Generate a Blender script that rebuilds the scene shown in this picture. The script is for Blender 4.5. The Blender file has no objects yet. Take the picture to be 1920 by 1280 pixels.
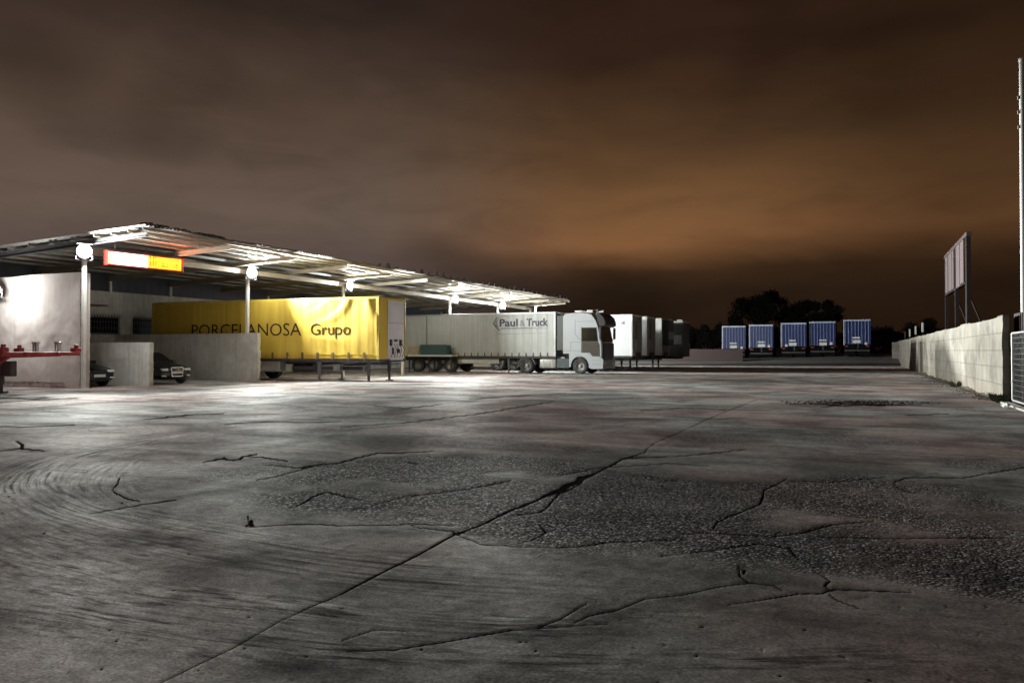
import bpy, bmesh, math, random
import numpy as np
from mathutils import Vector, Matrix
random.seed(7); rng = np.random.RandomState(11)
R = math.radians
scene = bpy.context.scene
col = scene.collection
# ------------------------------------------------------------------ camera
F = 1387.0; CAMH = 1.45; YAW = R(25); PITCH = R(0.74)
cam_d = bpy.data.cameras.new("camera"); cam = bpy.data.objects.new("camera", cam_d); col.objects.link(cam)
cam_d.sensor_width = 36; cam_d.lens = 36 * F / 1920.0
cam_d.clip_start = 0.05; cam_d.clip_end = 3000
cam.location = (0, 0, CAMH); cam.rotation_euler = (R(90) + PITCH, 0, YAW)
scene.camera = cam
# ------------------------------------------------------------------ exposure
scene.view_settings.view_transform = 'Standard'; scene.view_settings.look = 'None'
scene.view_settings.exposure = 0.0; scene.view_settings.gamma = 1.0
scene.view_settings.use_curve_mapping = False
LAMP_A = 4400.0      # flood beam of each lamp, watts
LAMP_P = 620.0       # spill of each lamp
# ------------------------------------------------------------------ world: overcast night lit from below by a town
class NT:
    def __init__(s, tree): s.t = tree; s.n = tree.nodes; s.l = tree.links
    def new(s, typ, **kw):
        nd = s.n.new(typ)
        for k, v in kw.items(): setattr(nd, k, v)
        return nd
    def put(s, sock, v):
        if isinstance(v, bpy.types.NodeSocket): s.l.new(v, sock)
        elif v is not None: sock.default_value = v
    def m(s, op, a, b=None, c=None, clamp=False):
        nd = s.new('ShaderNodeMath', operation=op); nd.use_clamp = clamp
        s.put(nd.inputs[0], a)
        if b is not None: s.put(nd.inputs[1], b)
        if c is not None: s.put(nd.inputs[2], c)
        return nd.outputs[0]
    def mix(s, f, a, b, blend='MIX'):
        nd = s.new('ShaderNodeMix', data_type='RGBA', blend_type=blend)
        s.put(nd.inputs[0], f)
        for k, v in ((6, a), (7, b)):
            if isinstance(v, (tuple, list)): v = tuple(v) + ((1,) if len(v) == 3 else ())
            s.put(nd.inputs[k], v)
        return nd.outputs[2]
    def ramp(s, f, stops, interp='LINEAR'):
        nd = s.new('ShaderNodeValToRGB'); cr = nd.color_ramp; cr.interpolation = interp
        while len(cr.elements) < len(stops): cr.elements.new(0.5)
        for e, (p, c) in zip(cr.elements, stops):
            e.position = p; e.color = (c, c, c, 1) if not isinstance(c, (tuple, list)) else tuple(c) + (1,)
        s.put(nd.inputs[0], f); return nd.outputs[0]
    def noise(s, vec, scale, detail=4, rough=0.55, dist=0.0):
        nd = s.new('ShaderNodeTexNoise'); nd.inputs['Scale'].default_value = scale
        nd.inputs['Detail'].default_value = detail; nd.inputs['Roughness'].default_value = rough
        nd.inputs['Distortion'].default_value = dist
        s.put(nd.inputs['Vector'], vec); return nd.outputs[0]
    def mapping(s, vec, scale=(1, 1, 1), loc=(0, 0, 0), rot=(0, 0, 0)):
        nd = s.new('ShaderNodeMapping'); nd.inputs['Scale'].default_value = scale
        nd.inputs['Location'].default_value = loc; nd.inputs['Rotation'].default_value = rot
        s.put(nd.inputs['Vector'], vec); return nd.outputs[0]

def srgb(r, g, b):
    f = lambda c: (c / 255 / 12.92) if c / 255 <= 0.04045 else ((c / 255 + 0.055) / 1.055) ** 2.4
    return (f(r), f(g), f(b))

world = bpy.data.worlds.new("World"); scene.world = world; world.use_nodes = True
wt = NT(world.node_tree); wt.n.clear()
tc = wt.new('ShaderNodeTexCoord'); D = tc.outputs['Generated']
sep = wt.new('ShaderNodeSeparateXYZ'); wt.put(sep.inputs[0], D)
zz = sep.outputs[2]
az = wt.m('ARCTAN2', sep.outputs[0], sep.outputs[1])         # 0 along +y, grows to +x
azc = wt.m('ADD', az, R(25))                                  # azimuth measured from the view axis
cl = wt.noise(wt.mapping(D, (2.2, 2.2, 6.0)), 1.0, 5, 0.55, 0.6)
cl2 = wt.noise(wt.mapping(D, (7, 7, 26.0), (3, 1, 2)), 1.0, 5, 0.6, 0.4)
zw = wt.m('ADD', zz, wt.m('MULTIPLY', wt.m('SUBTRACT', cl, 0.5), 0.10))
left = wt.ramp(zw, [(0.0, srgb(60, 50, 49)), (0.08, srgb(82, 69, 66)), (0.17, srgb(102, 86, 75)), (0.28, srgb(86, 69, 57)), (0.40, srgb(50, 38, 32)), (0.6, srgb(44, 30, 25))])
right = wt.ramp(zw, [(0.0, srgb(26, 18, 13)), (0.07, srgb(42, 29, 20)), (0.105, srgb(64, 44, 28)), (0.15, srgb(128, 88, 56)), (0.19, srgb(116, 82, 52)), (0.28, srgb(80, 57, 37)), (0.36, srgb(50, 33, 23)), (0.6, srgb(36, 22, 15))])
f = wt.ramp(wt.m('ADD', wt.m('MULTIPLY', azc, 0.9), 0.5), [(0.30, 0.0), (0.62, 1.0)], 'EASE')
sky = wt.mix(f, left, right)
far = wt.ramp(wt.m('ADD', wt.m('MULTIPLY', azc, 0.9), 0.5), [(0.70, 0.0), (1.0, 1.0)], 'EASE')
sky = wt.mix(wt.m('MULTIPLY', far, 0.62), sky, srgb(38, 24, 13))
# dark torn cloud low band and soft patches higher up
k = wt.ramp(cl2, [(0.30, 0.86), (0.52, 1.0), (0.75, 1.05)])
sky = wt.mix(1.0, sky, k, 'MULTIPLY')
cp = wt.noise(wt.mapping(D, (3.2, 3.2, 7.0), (7, 3, 1)), 1.0, 2.5, 0.5, 0.2)
k2 = wt.ramp(cp, [(0.30, 0.62), (0.50, 1.0)])
sky = wt.mix(1.0, sky, k2, 'MULTIPLY')
st = wt.new('ShaderNodeTexSky', sky_type='NISHITA'); st.sun_disc = False
st.sun_elevation = R(-5); st.sun_rotation = R(300)
skyc = wt.mix(0.02, sky, st.outputs[0], 'ADD')
bg = wt.new('ShaderNodeBackground'); wt.put(bg.inputs[0], skyc); bg.inputs[1].default_value = 1.0
wo = wt.new('ShaderNodeOutputWorld'); wt.l.new(bg.outputs[0], wo.inputs[0])

# ------------------------------------------------------------------ helpers
def tag(o, label=None, cat=None, group=None, kind=None):
    if label: o['label'] = label
    if cat: o['category'] = cat
    if group: o['group'] = group
    if kind: o['kind'] = kind
    return o
def empty(name, label, cat, loc=(0, 0, 0), rz=0.0, group=None):
    o = bpy.data.objects.new(name, None); o.empty_display_size = 0.3; col.objects.link(o)
    o.location = loc; o.rotation_euler = (0, 0, rz)
    return tag(o, label, cat, group)
def copy_tree(o, parent=None):
    c = o.copy(); col.objects.link(c)
    if parent: c.parent = parent
    for ch in list(o.children): copy_tree(ch, c)
    return c
class MB:
    def __init__(s): s.v = []; s.f = []
    def add(s, vs, fs):
        b = len(s.v); s.v.extend([tuple(v) for v in vs]); s.f.extend([tuple(i + b for i in f) for f in fs]); return s
    def box(s, x0, x1, y0, y1, z0, z1):
        return s.add([(x0,y0,z0),(x1,y0,z0),(x1,y1,z0),(x0,y1,z0),(x0,y0,z1),(x1,y0,z1),(x1,y1,z1),(x0,y1,z1)],
                     [(3,2,1,0),(4,5,6,7),(0,1,5,4),(1,2,6,5),(2,3,7,6),(3,0,4,7)])
    def cyl(s, p0, p1, r, n=14, r2=None, cap=True):
        p0 = Vector(p0); p1 = Vector(p1); r2 = r if r2 is None else r2
        d = (p1 - p0).normalized(); a = d.orthogonal().normalized(); b = d.cross(a)
        vs = []
        for p, rr in ((p0, r), (p1, r2)):
            for i in range(n):
                t = 2 * math.pi * i / n; vs.append(p + (a * math.cos(t) + b * math.sin(t)) * rr)
        fs = [(i, (i + 1) % n, n + (i + 1) % n, n + i) for i in range(n)]
        if cap: fs += [tuple(range(n))[::-1], tuple(range(n, 2 * n))]
        return s.add(vs, fs)
    def tube(s, pts, r, n=8):
        for a, b in zip(pts[:-1], pts[1:]): s.cyl(a, b, r, n)
        return s
    def prism(s, poly, axis, a, b):
        n = len(poly); vs = []
        for t in (a, b):
            for (u, w) in poly:
                vs.append({'y': (u, t, w), 'x': (t, u, w), 'z': (u, w, t)}[axis])
        fs = [(i, (i + 1) % n, n + (i + 1) % n, n + i) for i in range(n)] + [tuple(range(n))[::-1], tuple(range(n, 2 * n))]
        return s.add(vs, fs)
    def lathe(s, c, prof, n=28):   # axis = y through c; prof = [(radius, dy)]
        vs = []; m = len(prof)
        for i in range(n):
            t = 2 * math.pi * i / n
            for r, dy in prof: vs.append((c[0] + r * math.cos(t), c[1] + dy, c[2] + r * math.sin(t)))
        fs = []
        for i in range(n):
            j = (i + 1) % n
            for k in range(m - 1): fs.append((i*m+k, i*m+k+1, j*m+k+1, j*m+k))
        return s.add(vs, fs)
    def grid(s, nu, nv, fn):
        vs = [fn(i / nu, j / nv) for j in range(nv + 1) for i in range(nu + 1)]
        fs = [(j*(nu+1)+i, j*(nu+1)+i+1, (j+1)*(nu+1)+i+1, (j+1)*(nu+1)+i) for j in range(nv) for i in range(nu)]
        return s.add(vs, fs)
    def build(s, name, mat, parent=None, bev=0.0, smooth=False, seg=2):
        me = bpy.data.meshes.new(name); me.from_pydata(s.v, [], s.f)
        bm = bmesh.new(); bm.from_mesh(me)
        if bev > 0:
            es = [e for e in bm.edges if len(e.link_faces) == 2 and e.calc_face_angle(0) > 0.5]
            bmesh.ops.bevel(bm, geom=es, offset=bev, segments=seg, affect='EDGES', profile=0.5, clamp_overlap=True)
        bmesh.ops.recalc_face_normals(bm, faces=bm.faces[:])
        if smooth:
            for f in bm.faces: f.smooth = True
            for e in bm.edges:
                if len(e.link_faces) == 2 and e.calc_face_angle(0) > 0.7: e.smooth = False
        bm.to_mesh(me); bm.free()
        me.materials.append(mat)
        o = bpy.data.objects.new(name, me); col.objects.link(o)
        if parent: o.parent = parent
        return o
_m = {}
def mat(name, base, rough=0.6, metal=0.0, dirt=0.25, dirtcol=(0.05, 0.045, 0.04), scale=2.0, bump=0.15, bscale=30, streak=0.0, spec=0.5):
    """weathered surface: base colour broken by dirt noise, fine grain bump, optional vertical run-down streaks"""
    if name in _m: return _m[name]
    M = bpy.data.materials.new(name); M.use_nodes = True; t = NT(M.node_tree)
    p = M.node_tree.nodes['Principled BSDF']
    tcn = t.new('ShaderNodeTexCoord').outputs['Object']
    n1 = t.noise(tcn, scale, 6, 0.62, 0.5)
    n2 = t.noise(tcn, scale * 6.3, 4, 0.6)
    d = t.ramp(n1, [(0.38, 0.0), (0.72, 1.0)])
    fac = t.m('MULTIPLY', t.m('ADD', t.m('MULTIPLY', d, 0.75), t.m('MULTIPLY', n2, 0.35)), dirt, clamp=True)
    c = t.mix(fac, base, dirtcol)
    if streak > 0:
        sn = t.noise(t.mapping(tcn, (9, 9, 0.35)), 1.0, 4, 0.6)
        c = t.mix(t.m('MULTIPLY', t.ramp(sn, [(0.5, 0.0), (0.75, 1.0)]), streak), c, dirtcol)
    t.put(p.inputs['Base Color'], c)
    t.put(p.inputs['Roughness'], t.m('ADD', rough - 0.08, t.m('MULTIPLY', n2, 0.2)))
    p.inputs['Metallic'].default_value = metal
    p.inputs['Specular IOR Level'].default_value = spec
    if bump > 0:
        b = t.new('ShaderNodeBump'); b.inputs['Strength'].default_value = bump; b.inputs['Distance'].default_value = 0.01
        t.put(b.inputs['Height'], t.noise(tcn, bscale, 5, 0.6)); t.l.new(b.outputs[0], p.inputs['Normal'])
    _m[name] = M; return M
def emis(name, colr, s):
    M = bpy.data.materials.new(name); M.use_nodes = True; p = M.node_tree.nodes['Principled BSDF']
    p.inputs['Base Color'].default_value = (*colr, 1); p.inputs['Emission Color'].default_value = (*colr, 1)
    p.inputs['Emission Strength'].default_value = s; return M

cs, sn_ = math.cos(YAW), math.sin(YAW)
def ground_px(px, py):
    """photo pixel -> world point on the yard"""
    u = (px - 960) / F; v = (640 - py) / F
    h = math.cos(PITCH) - v * math.sin(PITCH); w = v * math.cos(PITCH) + math.sin(PITCH)
    k = CAMH / -w; X = u * k; Z = h * k
    return (X * cs - Z * sn_, X * sn_ + Z * cs)
def line_x(px, y):       # world x where the vertical plane through photo column px crosses world y
    r = (px - 960) / F
    return y * (cs * r - sn_) / (cs + sn_ * r)

# value noise in numpy
_tab = rng.rand(256, 256)
def vnoise(x, y):
    xi = np.floor(x).astype(int); yi = np.floor(y).astype(int); fx = x - xi; fy = y - yi
    fx = fx*fx*(3-2*fx); fy = fy*fy*(3-2*fy)
    a = _tab[xi & 255, yi & 255]; b = _tab[(xi+1) & 255, yi & 255]; c = _tab[xi & 255, (yi+1) & 255]; d = _tab[(xi+1) & 255, (yi+1) & 255]
    return (a*(1-fx)+b*fx)*(1-fy) + (c*(1-fx)+d*fx)*fy
def fbm(x, y, o=4):
    r = 0; a = 0.5; t = 0
    for i in range(o): r = r + a*vnoise(x*2**i + 17*i, y*2**i + 31*i); t += a; a *= 0.5
    return r / t
def n1(x, y): return float(vnoise(np.array([x]), np.array([y]))[0])

# ------------------------------------------------------------------ materials
GREY = mat('galvanised', (0.42, 0.43, 0.44), 0.45, 0.7, 0.35)
DARK = mat('dark_chassis', (0.035, 0.035, 0.038), 0.6, 0.2, 0.5, (0.10, 0.09, 0.08))
TYRE = mat('tyre_rubber', (0.03, 0.03, 0.032), 0.85, 0, 0.6, (0.13, 0.12, 0.11), 3)
RIM = mat('rim_steel', (0.38, 0.38, 0.38), 0.5, 0.5, 0.6)
PLASTER = mat('plaster_wall', (0.50, 0.46, 0.43), 0.9, 0, 0.35, (0.28, 0.22, 0.19), 1.1, 0.9, 3.0, 0.25)
WHITEWALL = mat('white_wall', (0.74, 0.74, 0.70), 0.9, 0, 0.55, (0.25, 0.23, 0.20), 1.3, 0.5, 8, 0.5)
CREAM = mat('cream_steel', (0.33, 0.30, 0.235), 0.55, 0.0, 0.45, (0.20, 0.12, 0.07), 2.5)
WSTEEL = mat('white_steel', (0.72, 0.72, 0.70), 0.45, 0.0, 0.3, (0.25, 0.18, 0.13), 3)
BLACK = mat('black_plastic', (0.02, 0.02, 0.022), 0.5, 0, 0.3)
GLASS = mat('dark_glass', (0.008, 0.009, 0.010), 0.16, 0, 0.05, bump=0, spec=0.25)
RED = mat('red_paint', (0.30, 0.018, 0.02), 0.5, 0, 0.5, (0.06, 0.03, 0.03))
LAMPGLASS = emis('lamp_glass', (0.93, 0.97, 1.0), 60)
# ------------------------------------------------------------------ ground
def make_ground():
    nr, na = 620, 1050
    r_in, r_out = 1.3, 72.0
    t = np.linspace(0, 1, nr)
    rr = 1.0 / (1/r_in + (1/r_out - 1/r_in) * t)               # even steps in 1/r: finest near the viewer
    aa = np.linspace(R(-50), R(50), na)
    A, Rr = np.meshgrid(aa, rr)
    X = Rr*np.sin(A); Z = Rr*np.cos(A)
    x = (X*cs - Z*sn_).ravel(); y = (X*sn_ + Z*cs).ravel()
    N = x.size
    crack = np.zeros(N); tyre = np.zeros(N); tyd = np.zeros(N); tyl = np.zeros(N); stain = np.zeros(N)
    def poly(pts): return np.array([ground_px(*p) for p in pts])
    def rough_line(P, amp, seed):
        out = [P[0]]
        for a, b in zip(P[:-1], P[1:]):
            L = np.linalg.norm(b - a); n = max(2, int(L / 0.10)); d = (b - a) / max(L, 1e-6); nn = np.array([-d[1], d[0]])
            for i in range(1, n + 1):
                s = i / n; q = a + (b - a)*s
                o = (n1(q[0]*2.3+seed, q[1]*2.3)-.5)*amp*2 + (n1(q[0]*9+seed, q[1]*9)-.5)*amp*0.9
                out.append(q + nn*o*(1 if i < n else 0.6))
        return np.array(out)
    def dist(P, reach):
        lo = P.min(0) - reach; hi = P.max(0) + reach
        idx = np.where((x > lo[0]) & (x < hi[0]) & (y > lo[1]) & (y < hi[1]))[0]
        dm = np.full(idx.size, 9.0); sp = np.zeros(idx.size); sg = np.zeros(idx.size)
        qx, qy = x[idx], y[idx]; acc = 0
        T = sum(np.linalg.norm(b-a) for a, b in zip(P[:-1], P[1:]))
        for a, b in zip(P[:-1], P[1:]):
            d = b - a; L2 = d @ d; L = math.sqrt(L2)
            if L < 1e-6: continue
            l2 = np.minimum(a, b) - reach; h2 = np.maximum(a, b) + reach
            k = np.where((qx > l2[0]) & (qx < h2[0]) & (qy > l2[1]) & (qy < h2[1]))[0]
            u = np.clip(((qx[k]-a[0])*d[0] + (qy[k]-a[1])*d[1]) / L2, 0, 1)
            ex = qx[k]-a[0]-u*d[0]; ey = qy[k]-a[1]-u*d[1]; dd = np.hypot(ex, ey)
            w = dd < dm[k]; kk = k[w]
            dm[kk] = dd[w]; sp[kk] = (acc + u[w]*L)/T; sg[kk] = np.sign(ex[w]*d[1] - ey[w]*d[0])
            acc += L
        return idx, dm, sp, sg
    FU = 740.0; rad_ = Rr.ravel(); UU = A.ravel()*FU; VV = FU*CAMH/rad_
    def add_crack(pts, w, amp=0.04, seed=0, strength=1.0, taper=True):
        """ragged crack of world width w; distances are measured on the mesh's own even lattice so thin lines stay whole"""
        P = rough_line(poly(pts), amp, seed); X_ = P[:, 0]*cs + P[:, 1]*sn_; Z_ = -P[:, 0]*sn_ + P[:, 1]*cs
        rr_ = np.hypot(X_, Z_); pu = np.arctan2(X_, Z_)*FU; pv = FU*CAMH/rr_
        n = len(P); reach = 3.0
        for i in range(n-1):
            r_ = (rr_[i]+rr_[i+1])/2; d = np.array([pu[i+1]-pu[i], pv[i+1]-pv[i]]); L2 = d @ d
            if L2 < 1e-9: continue
            dw = P[i+1]-P[i]; dw = dw/np.linalg.norm(dw); rad = np.array([P[i][0], P[i][1]]); rad = rad/np.linalg.norm(rad)
            nr_ = abs(-dw[1]*rad[0]+dw[0]*rad[1]); nt_ = abs(dw @ rad)
            ww = w*(0.30 + 1.2*n1(P[i][0]*1.7+seed, P[i][1]*1.7)*(0.7+.6*n1(P[i][0]*8+seed, P[i][1]*8)))
            if taper: ww *= min(1, min(i, n-1-i)/(n*.18)+.25)
            wu = ww*.5/math.sqrt((nt_*r_/FU)**2 + (nr_*r_*r_/(FU*CAMH))**2)
            s_ = strength*min(1, .55+.45*wu/.7); wu = max(wu, .7); R_ = wu*1.6+1.2
            lo = (min(pu[i], pu[i+1])-R_, min(pv[i], pv[i+1])-R_); hi = (max(pu[i], pu[i+1])+R_, max(pv[i], pv[i+1])+R_)
            c0 = int(np.searchsorted(aa*FU, lo[0])); c1 = int(np.searchsorted(aa*FU, hi[0])); rv = FU*CAMH/rr
            q0 = int(np.searchsorted(-rv, -hi[1])); q1 = int(np.searchsorted(-rv, -lo[1]))
            if c1 <= c0 or q1 <= q0: continue
            idx = (np.arange(q0, q1)[:, None]*na + np.arange(c0, c1)[None, :]).ravel()
            u = np.clip(((UU[idx]-pu[i])*d[0]+(VV[idx]-pv[i])*d[1])/L2, 0, 1)
            dd = np.hypot(UU[idx]-pu[i]-u*d[0], VV[idx]-pv[i]-u*d[1])
            crack[idx] = np.maximum(crack[idx], np.clip(1.15 - np.maximum(0, dd-wu*.55)/max(.45*wu, .75), 0, 1)*s_)
    J = [(150,1345),(297,1280),(437,1214),(525,1162),(640,1112),(721,1070),(784,1039),(854,1000),(902,982),(955,956),(1016,932),(1060,912),(1121,884),(1165,860),(1209,847),(1222,832),(1280,807),(1337,781),(1420,748)]
    add_crack(J, 0.016, 0.012, 1, 0.85)
    add_crack(J[4:15], 0.034, 0.02, 2)
    add_crack([(860,1000),(902,982),(955,956),(1016,932),(1060,912),(1110,888)], 0.055, 0.03, 3)
    add_crack([(1020,930),(1060,912),(1105,890)], 0.09, 0.05, 4)
    C = [([(-20,846),(0,844),(37,840),(85,844)],.07),([(40,842),(36,832),(30,826)],.06),([(380,866),(420,858),(440,862),(455,855),(480,850)],.10),([(455,855),(499,858),(540,864)],.05),
     ([(499,871),(530,874),(560,877),(600,871),(640,867),(706,849),(754,849),(815,845)],.05),([(600,871),(560,882),(520,892),(480,900)],.04),([(758,864),(784,869)],.05),([(1165,860),(1200,857),(1248,856)],.05),([(1248,856),(1320,850),(1400,842)],.03),
     ([(459,987),(494,987),(540,984),(582,982),(640,985),(700,983),(771,980),(850,984)],.025),([(462,985),(468,978),(475,985)],.07),([(466,978),(464,968)],.03),([(771,985),(850,995),(858,1000)],.025),([(850,999),(870,997)],.07),
     ([(854,1000),(902,1020),(968,1023),(1077,1022),(1143,1013),(1209,1011),(1290,1009)],.022),([(955,963),(985,962),(1012,958),(1030,945),(1047,926),(1066,918),(1086,908)],.045),([(972,1017),(1007,1004),(1025,996),(1012,982)],.03),
     ([(1077,1166),(1104,1153),(1156,1142),(1209,1120),(1280,1113),(1346,1098),(1411,1090),(1451,1096),(1468,1105)],.014),([(1385,1059),(1389,1079),(1407,1091)],.016),([(1384,1062),(1389,1072)],.045),([(1367,1131),(1455,1118),(1499,1111),(1542,1111),(1564,1104),(1630,1106),(1709,1109)],.014),
     ([(1525,1066),(1557,1088),(1548,1098),(1560,1106)],.013),([(1556,1112),(1572,1124),(1612,1138)],.010),([(1678,904),(1700,895),(1805,895),(1857,886),(1920,875),(1980,868)],.035),([(1678,908),(1690,915),(1717,923)],.03),
     ([(1337,990),(1345,978),(1372,963),(1424,943),(1433,917),(1477,895)],.028),([(1280,998),(1337,996),(1446,1004),(1507,996),(1560,982),(1640,975)],.022),([(1534,1004),(1700,1007),(1884,1006)],.016),([(1240,1040),(1320,1030),(1420,1016),(1480,1024),(1500,1046)],.022),
     ([(210,919),(222,925),(238,934),(262,939)],.05),([(212,915),(222,905),(224,895)],.03),([(166,963),(206,956),(270,945),(330,938)],.04),([(542,952),(560,945),(582,932),(610,922),(680,936)],.035),([(660,955),(760,930),(880,915),(960,900)],.02),
     ([(270,785),(302,783),(350,778),(420,776)],.10),([(0,800),(60,800),(140,797)],.08),([(420,795),(500,790),(600,792),(640,790)],.07),([(640,800),(760,792),(900,775),(1040,752)],.05),([(1100,1130),(1050,1160),(1010,1175)],.008),
     ([(1480,757),(1540,758),(1600,756),(1640,759),(1700,758)],.16),([(1540,762),(1600,760),(1660,761)],.10),([(1700,778),(1780,775)],.08),([(650,1220),(740,1218),(820,1205),(900,1190),(960,1180)],.010),([(960,1180),(1050,1174),(1140,1168)],.008),([(640,1200),(700,1180),(760,1182)],.006),
     ([(880,748),(960,742),(1060,738)],.08),([(1200,770),(1280,765),(1360,768)],.05),([(700,760),(760,765),(830,757)],.06),([(1050,890),(1120,876),(1250,868),(1330,872)],.02),([(1480,900),(1560,902),(1660,893)],.02)]
    for i, (p, w) in enumerate(C): w = min(w, .05)*.6 if w < .1 else w*.6; add_crack(p, w, min(0.06, w*1.2), 10+i*3.7)
    # fine random crazing, denser in the broken zone
    for i in range(120):
        q = (rng.uniform(200, 1900), rng.uniform(840, 1150)); a = rng.uniform(-.5, .5); L = rng.uniform(25, 110)
        pts = [q]
        for k in range(4): a += rng.uniform(-.5, .5); pts.append((pts[-1][0]+L/4*math.cos(a), pts[-1][1]+L/4*math.sin(a)*0.35))
        add_crack(pts, 0.008, 0.02, 200+i, rng.uniform(.2, .5))
    # small pits
    for i in range(170):
        q = (rng.uniform(-20, 1940), 760+520*rng.rand()**0.7); g = ground_px(*q); r_ = rng.uniform(.004, .015)*(1+0.06*(math.hypot(*g)))
        idx = np.where((abs(x-g[0]) < r_*2) & (abs(y-g[1]) < r_*2))[0]
        dd = np.hypot(x[idx]-g[0], y[idx]-g[1])*(0.4+1.5*vnoise(x[idx]*60, y[idx]*60))
        crack[idx] = np.maximum(crack[idx], np.clip(1.5*(1-dd/r_), 0, 1)*rng.uniform(.5, 1))
    # broken-up zone: exposed aggregate
    AP = np.array([ground_px(*p) for p in [(500,905),(560,880),(640,868),(800,852),(980,850),(1130,864),(1250,890),(1330,905),(1480,898),(1600,893),(1700,905),(1800,915),(1880,945),(1960,985),(2030,1080),(2000,1190),(1860,1180),(1760,1150),(1660,1105),(1540,1072),(1440,1066),(1330,1052),(1250,1030),(1100,1015),(950,1010),(870,1000),(780,985),(640,978),(540,955)]])
    inside = np.zeros(N, bool); n = len(AP)
    wx = x + (fbm(x*1.1, y*1.1)-.5)*1.0; wy = y + (fbm(x*1.1+50, y*1.1)-.5)*1.0
    j = n-1
    for i in range(n):
        xi, yi = AP[i]; xj, yj = AP[j]
        c = ((yi > wy) != (yj > wy)); inside ^= c & (wx < (xj-xi)*(wy-yi)/((yj-yi) + 1e-12)+xi); j = i
    de = np.full(N, 9.0)
    for i in range(n):
        a = AP[i]; b = AP[(i+1) % n]; d = b-a; u = np.clip(((wx-a[0])*d[0]+(wy-a[1])*d[1])/(d@d), 0, 1)
        de = np.minimum(de, np.hypot(wx-a[0]-u*d[0], wy-a[1]-u*d[1]))
    agg = np.clip(np.where(inside, 0.5+de/0.5, 0.5-de/0.5), 0, 1)
    pat = fbm(x*0.9+9, y*0.9, 5)
    agg = agg*np.clip((pat-0.30)*7, 0.12, 1)
    agg = np.maximum(agg, np.clip((fbm(x*0.45+90, y*0.45+3, 5)-0.63)*9, 0, 1)*0.7)
    # tyre scrub: bundles of fine parallel lines
    def add_tyre(pts, half, amp, seed):
        P = poly(pts); S = [P[0]]
        for i in range(len(P)-1):      # Catmull-Rom
            p0 = P[max(i-1, 0)]; p1 = P[i]; p2 = P[i+1]; p3 = P[min(i+2, len(P)-1)]
            for k in range(1, 13):
                s = k/12; S.append(0.5*((2*p1)+(-p0+p2)*s+(2*p0-5*p1+4*p2-p3)*s*s+(-p0+3*p1-3*p2+p3)*s**3))
        idx, dm, sp, sg = dist(np.array(S), half*1.3)
        dd = dm*sg; L = sp*60
        env = np.clip(1.35*(1-(dm/half)**2), 0, 1)*np.clip(np.minimum(sp, 1-sp)*7, 0, 1)*(0.45+1.1*vnoise(L*0.25+seed, dd*2))*amp
        w = env > tyre[idx]; k = idx[w]; tyre[k] = env[w]; tyd[k] = dd[w] + seed*3; tyl[k] = L[w]
    T = [([(420,800),(250,830),(110,862),(45,905),(90,950),(200,985),(340,1012),(500,1042),(700,1068),(950,1085),(1250,1095)],.55,1.0),
         ([(300,840),(200,870),(150,905),(180,945),(280,975),(420,1000),(560,1020),(760,1045)],.35,.7),
         ([(520,800),(400,826),(270,850),(210,885),(230,920),(300,945)],.35,.5),
         ([(-60,900),(0,960),(100,1005),(260,1040),(420,1068)],.45,.7),
         ([(-60,1010),(0,1035),(150,1075),(300,1105),(500,1130),(750,1160),(1000,1172),(1300,1178)],.22,1.0),
         ([(-60,1070),(0,1085),(180,1115),(420,1150),(700,1190),(1000,1200)],.2,.8),
         ([(-60,1125),(0,1135),(100,1148),(300,1180),(500,1203),(640,1218),(900,1232),(1300,1236),(1900,1220)],.16,1.1),
         ([(-60,1160),(100,1178),(300,1208),(520,1236),(800,1252)],.12,.8),
         ([(1900,1160),(1500,1150),(1200,1148),(900,1130),(700,1100),(560,1060)],.15,.5),
         ([(200,735),(500,760),(800,768),(1100,760),(1500,730)],.9,.5),([(380,730),(700,742),(1000,740),(1300,722)],.9,.5),
         ([(600,820),(800,812),(1100,800),(1330,770),(1600,735)],.5,.5),([(900,830),(1100,818),(1300,790),(1500,755),(1650,730)],.5,.5),
         ([(1320,760),(1360,800),(1355,850)],.5,.35),([(1280,845),(1500,850),(1750,862),(1960,858)],.3,.4),([(1300,820),(1500,815),(1750,820),(1960,812)],.35,.35)]
    for i, (p, h, a_) in enumerate(T): add_tyre(p, h, a_, i*3.1+1)
    def add_stain(px, py, rx, ry, a_, seed, ang=0):
        g = np.array(ground_px(px, py)); g2 = np.array(ground_px(px+rx, py+ang)); g3 = np.array(ground_px(px, py+ry)); 
        e1 = g2-g; e2 = (g3-g); M = np.linalg.inv(np.column_stack([e1, e2]))
        u = M[0,0]*(x-g[0])+M[0,1]*(y-g[1]); v = M[1,0]*(x-g[0])+M[1,1]*(y-g[1])
        q = np.exp(-(u*u+v*v)*1.2)*np.clip((fbm(x*3+seed, y*3, 5)-0.33)*4, 0, 1)
        np.maximum(stain, q*a_, out=stain)
    for i, s in enumerate([(300,1020,110,14,1.0,8),(420,1048,130,16,.7,12),(600,1110,150,26,.6,6),(330,1010,80,8,1,6),(540,1250,90,22,.9,0),(620,1262,80,18,.7,0),(860,1245,160,10,.7,0),(760,865,120,14,.4,0),(880,852,60,8,.7,0),(1500,1000,190,22,.5,0),(1700,1060,200,30,.5,0),(1860,1090,60,50,.8,0),(1770,1170,60,20,.5,0),(1870,905,120,20,.6,0),(440,860,60,8,.7,0),(140,905,50,14,.5,0),(1400,930,160,24,.5,0),(1240,905,120,14,.5,0),(1180,965,140,18,.45,0),(680,1075,40,8,.8,-3),(1000,1190,260,12,.5,0)]):
        add_stain(s[0], s[1], s[2], s[3], s[4], i*5.3, s[5])
    sm = np.clip((fbm(x*0.25+7, y*0.25+70, 5)-0.5)*4, -1, 1)
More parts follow.
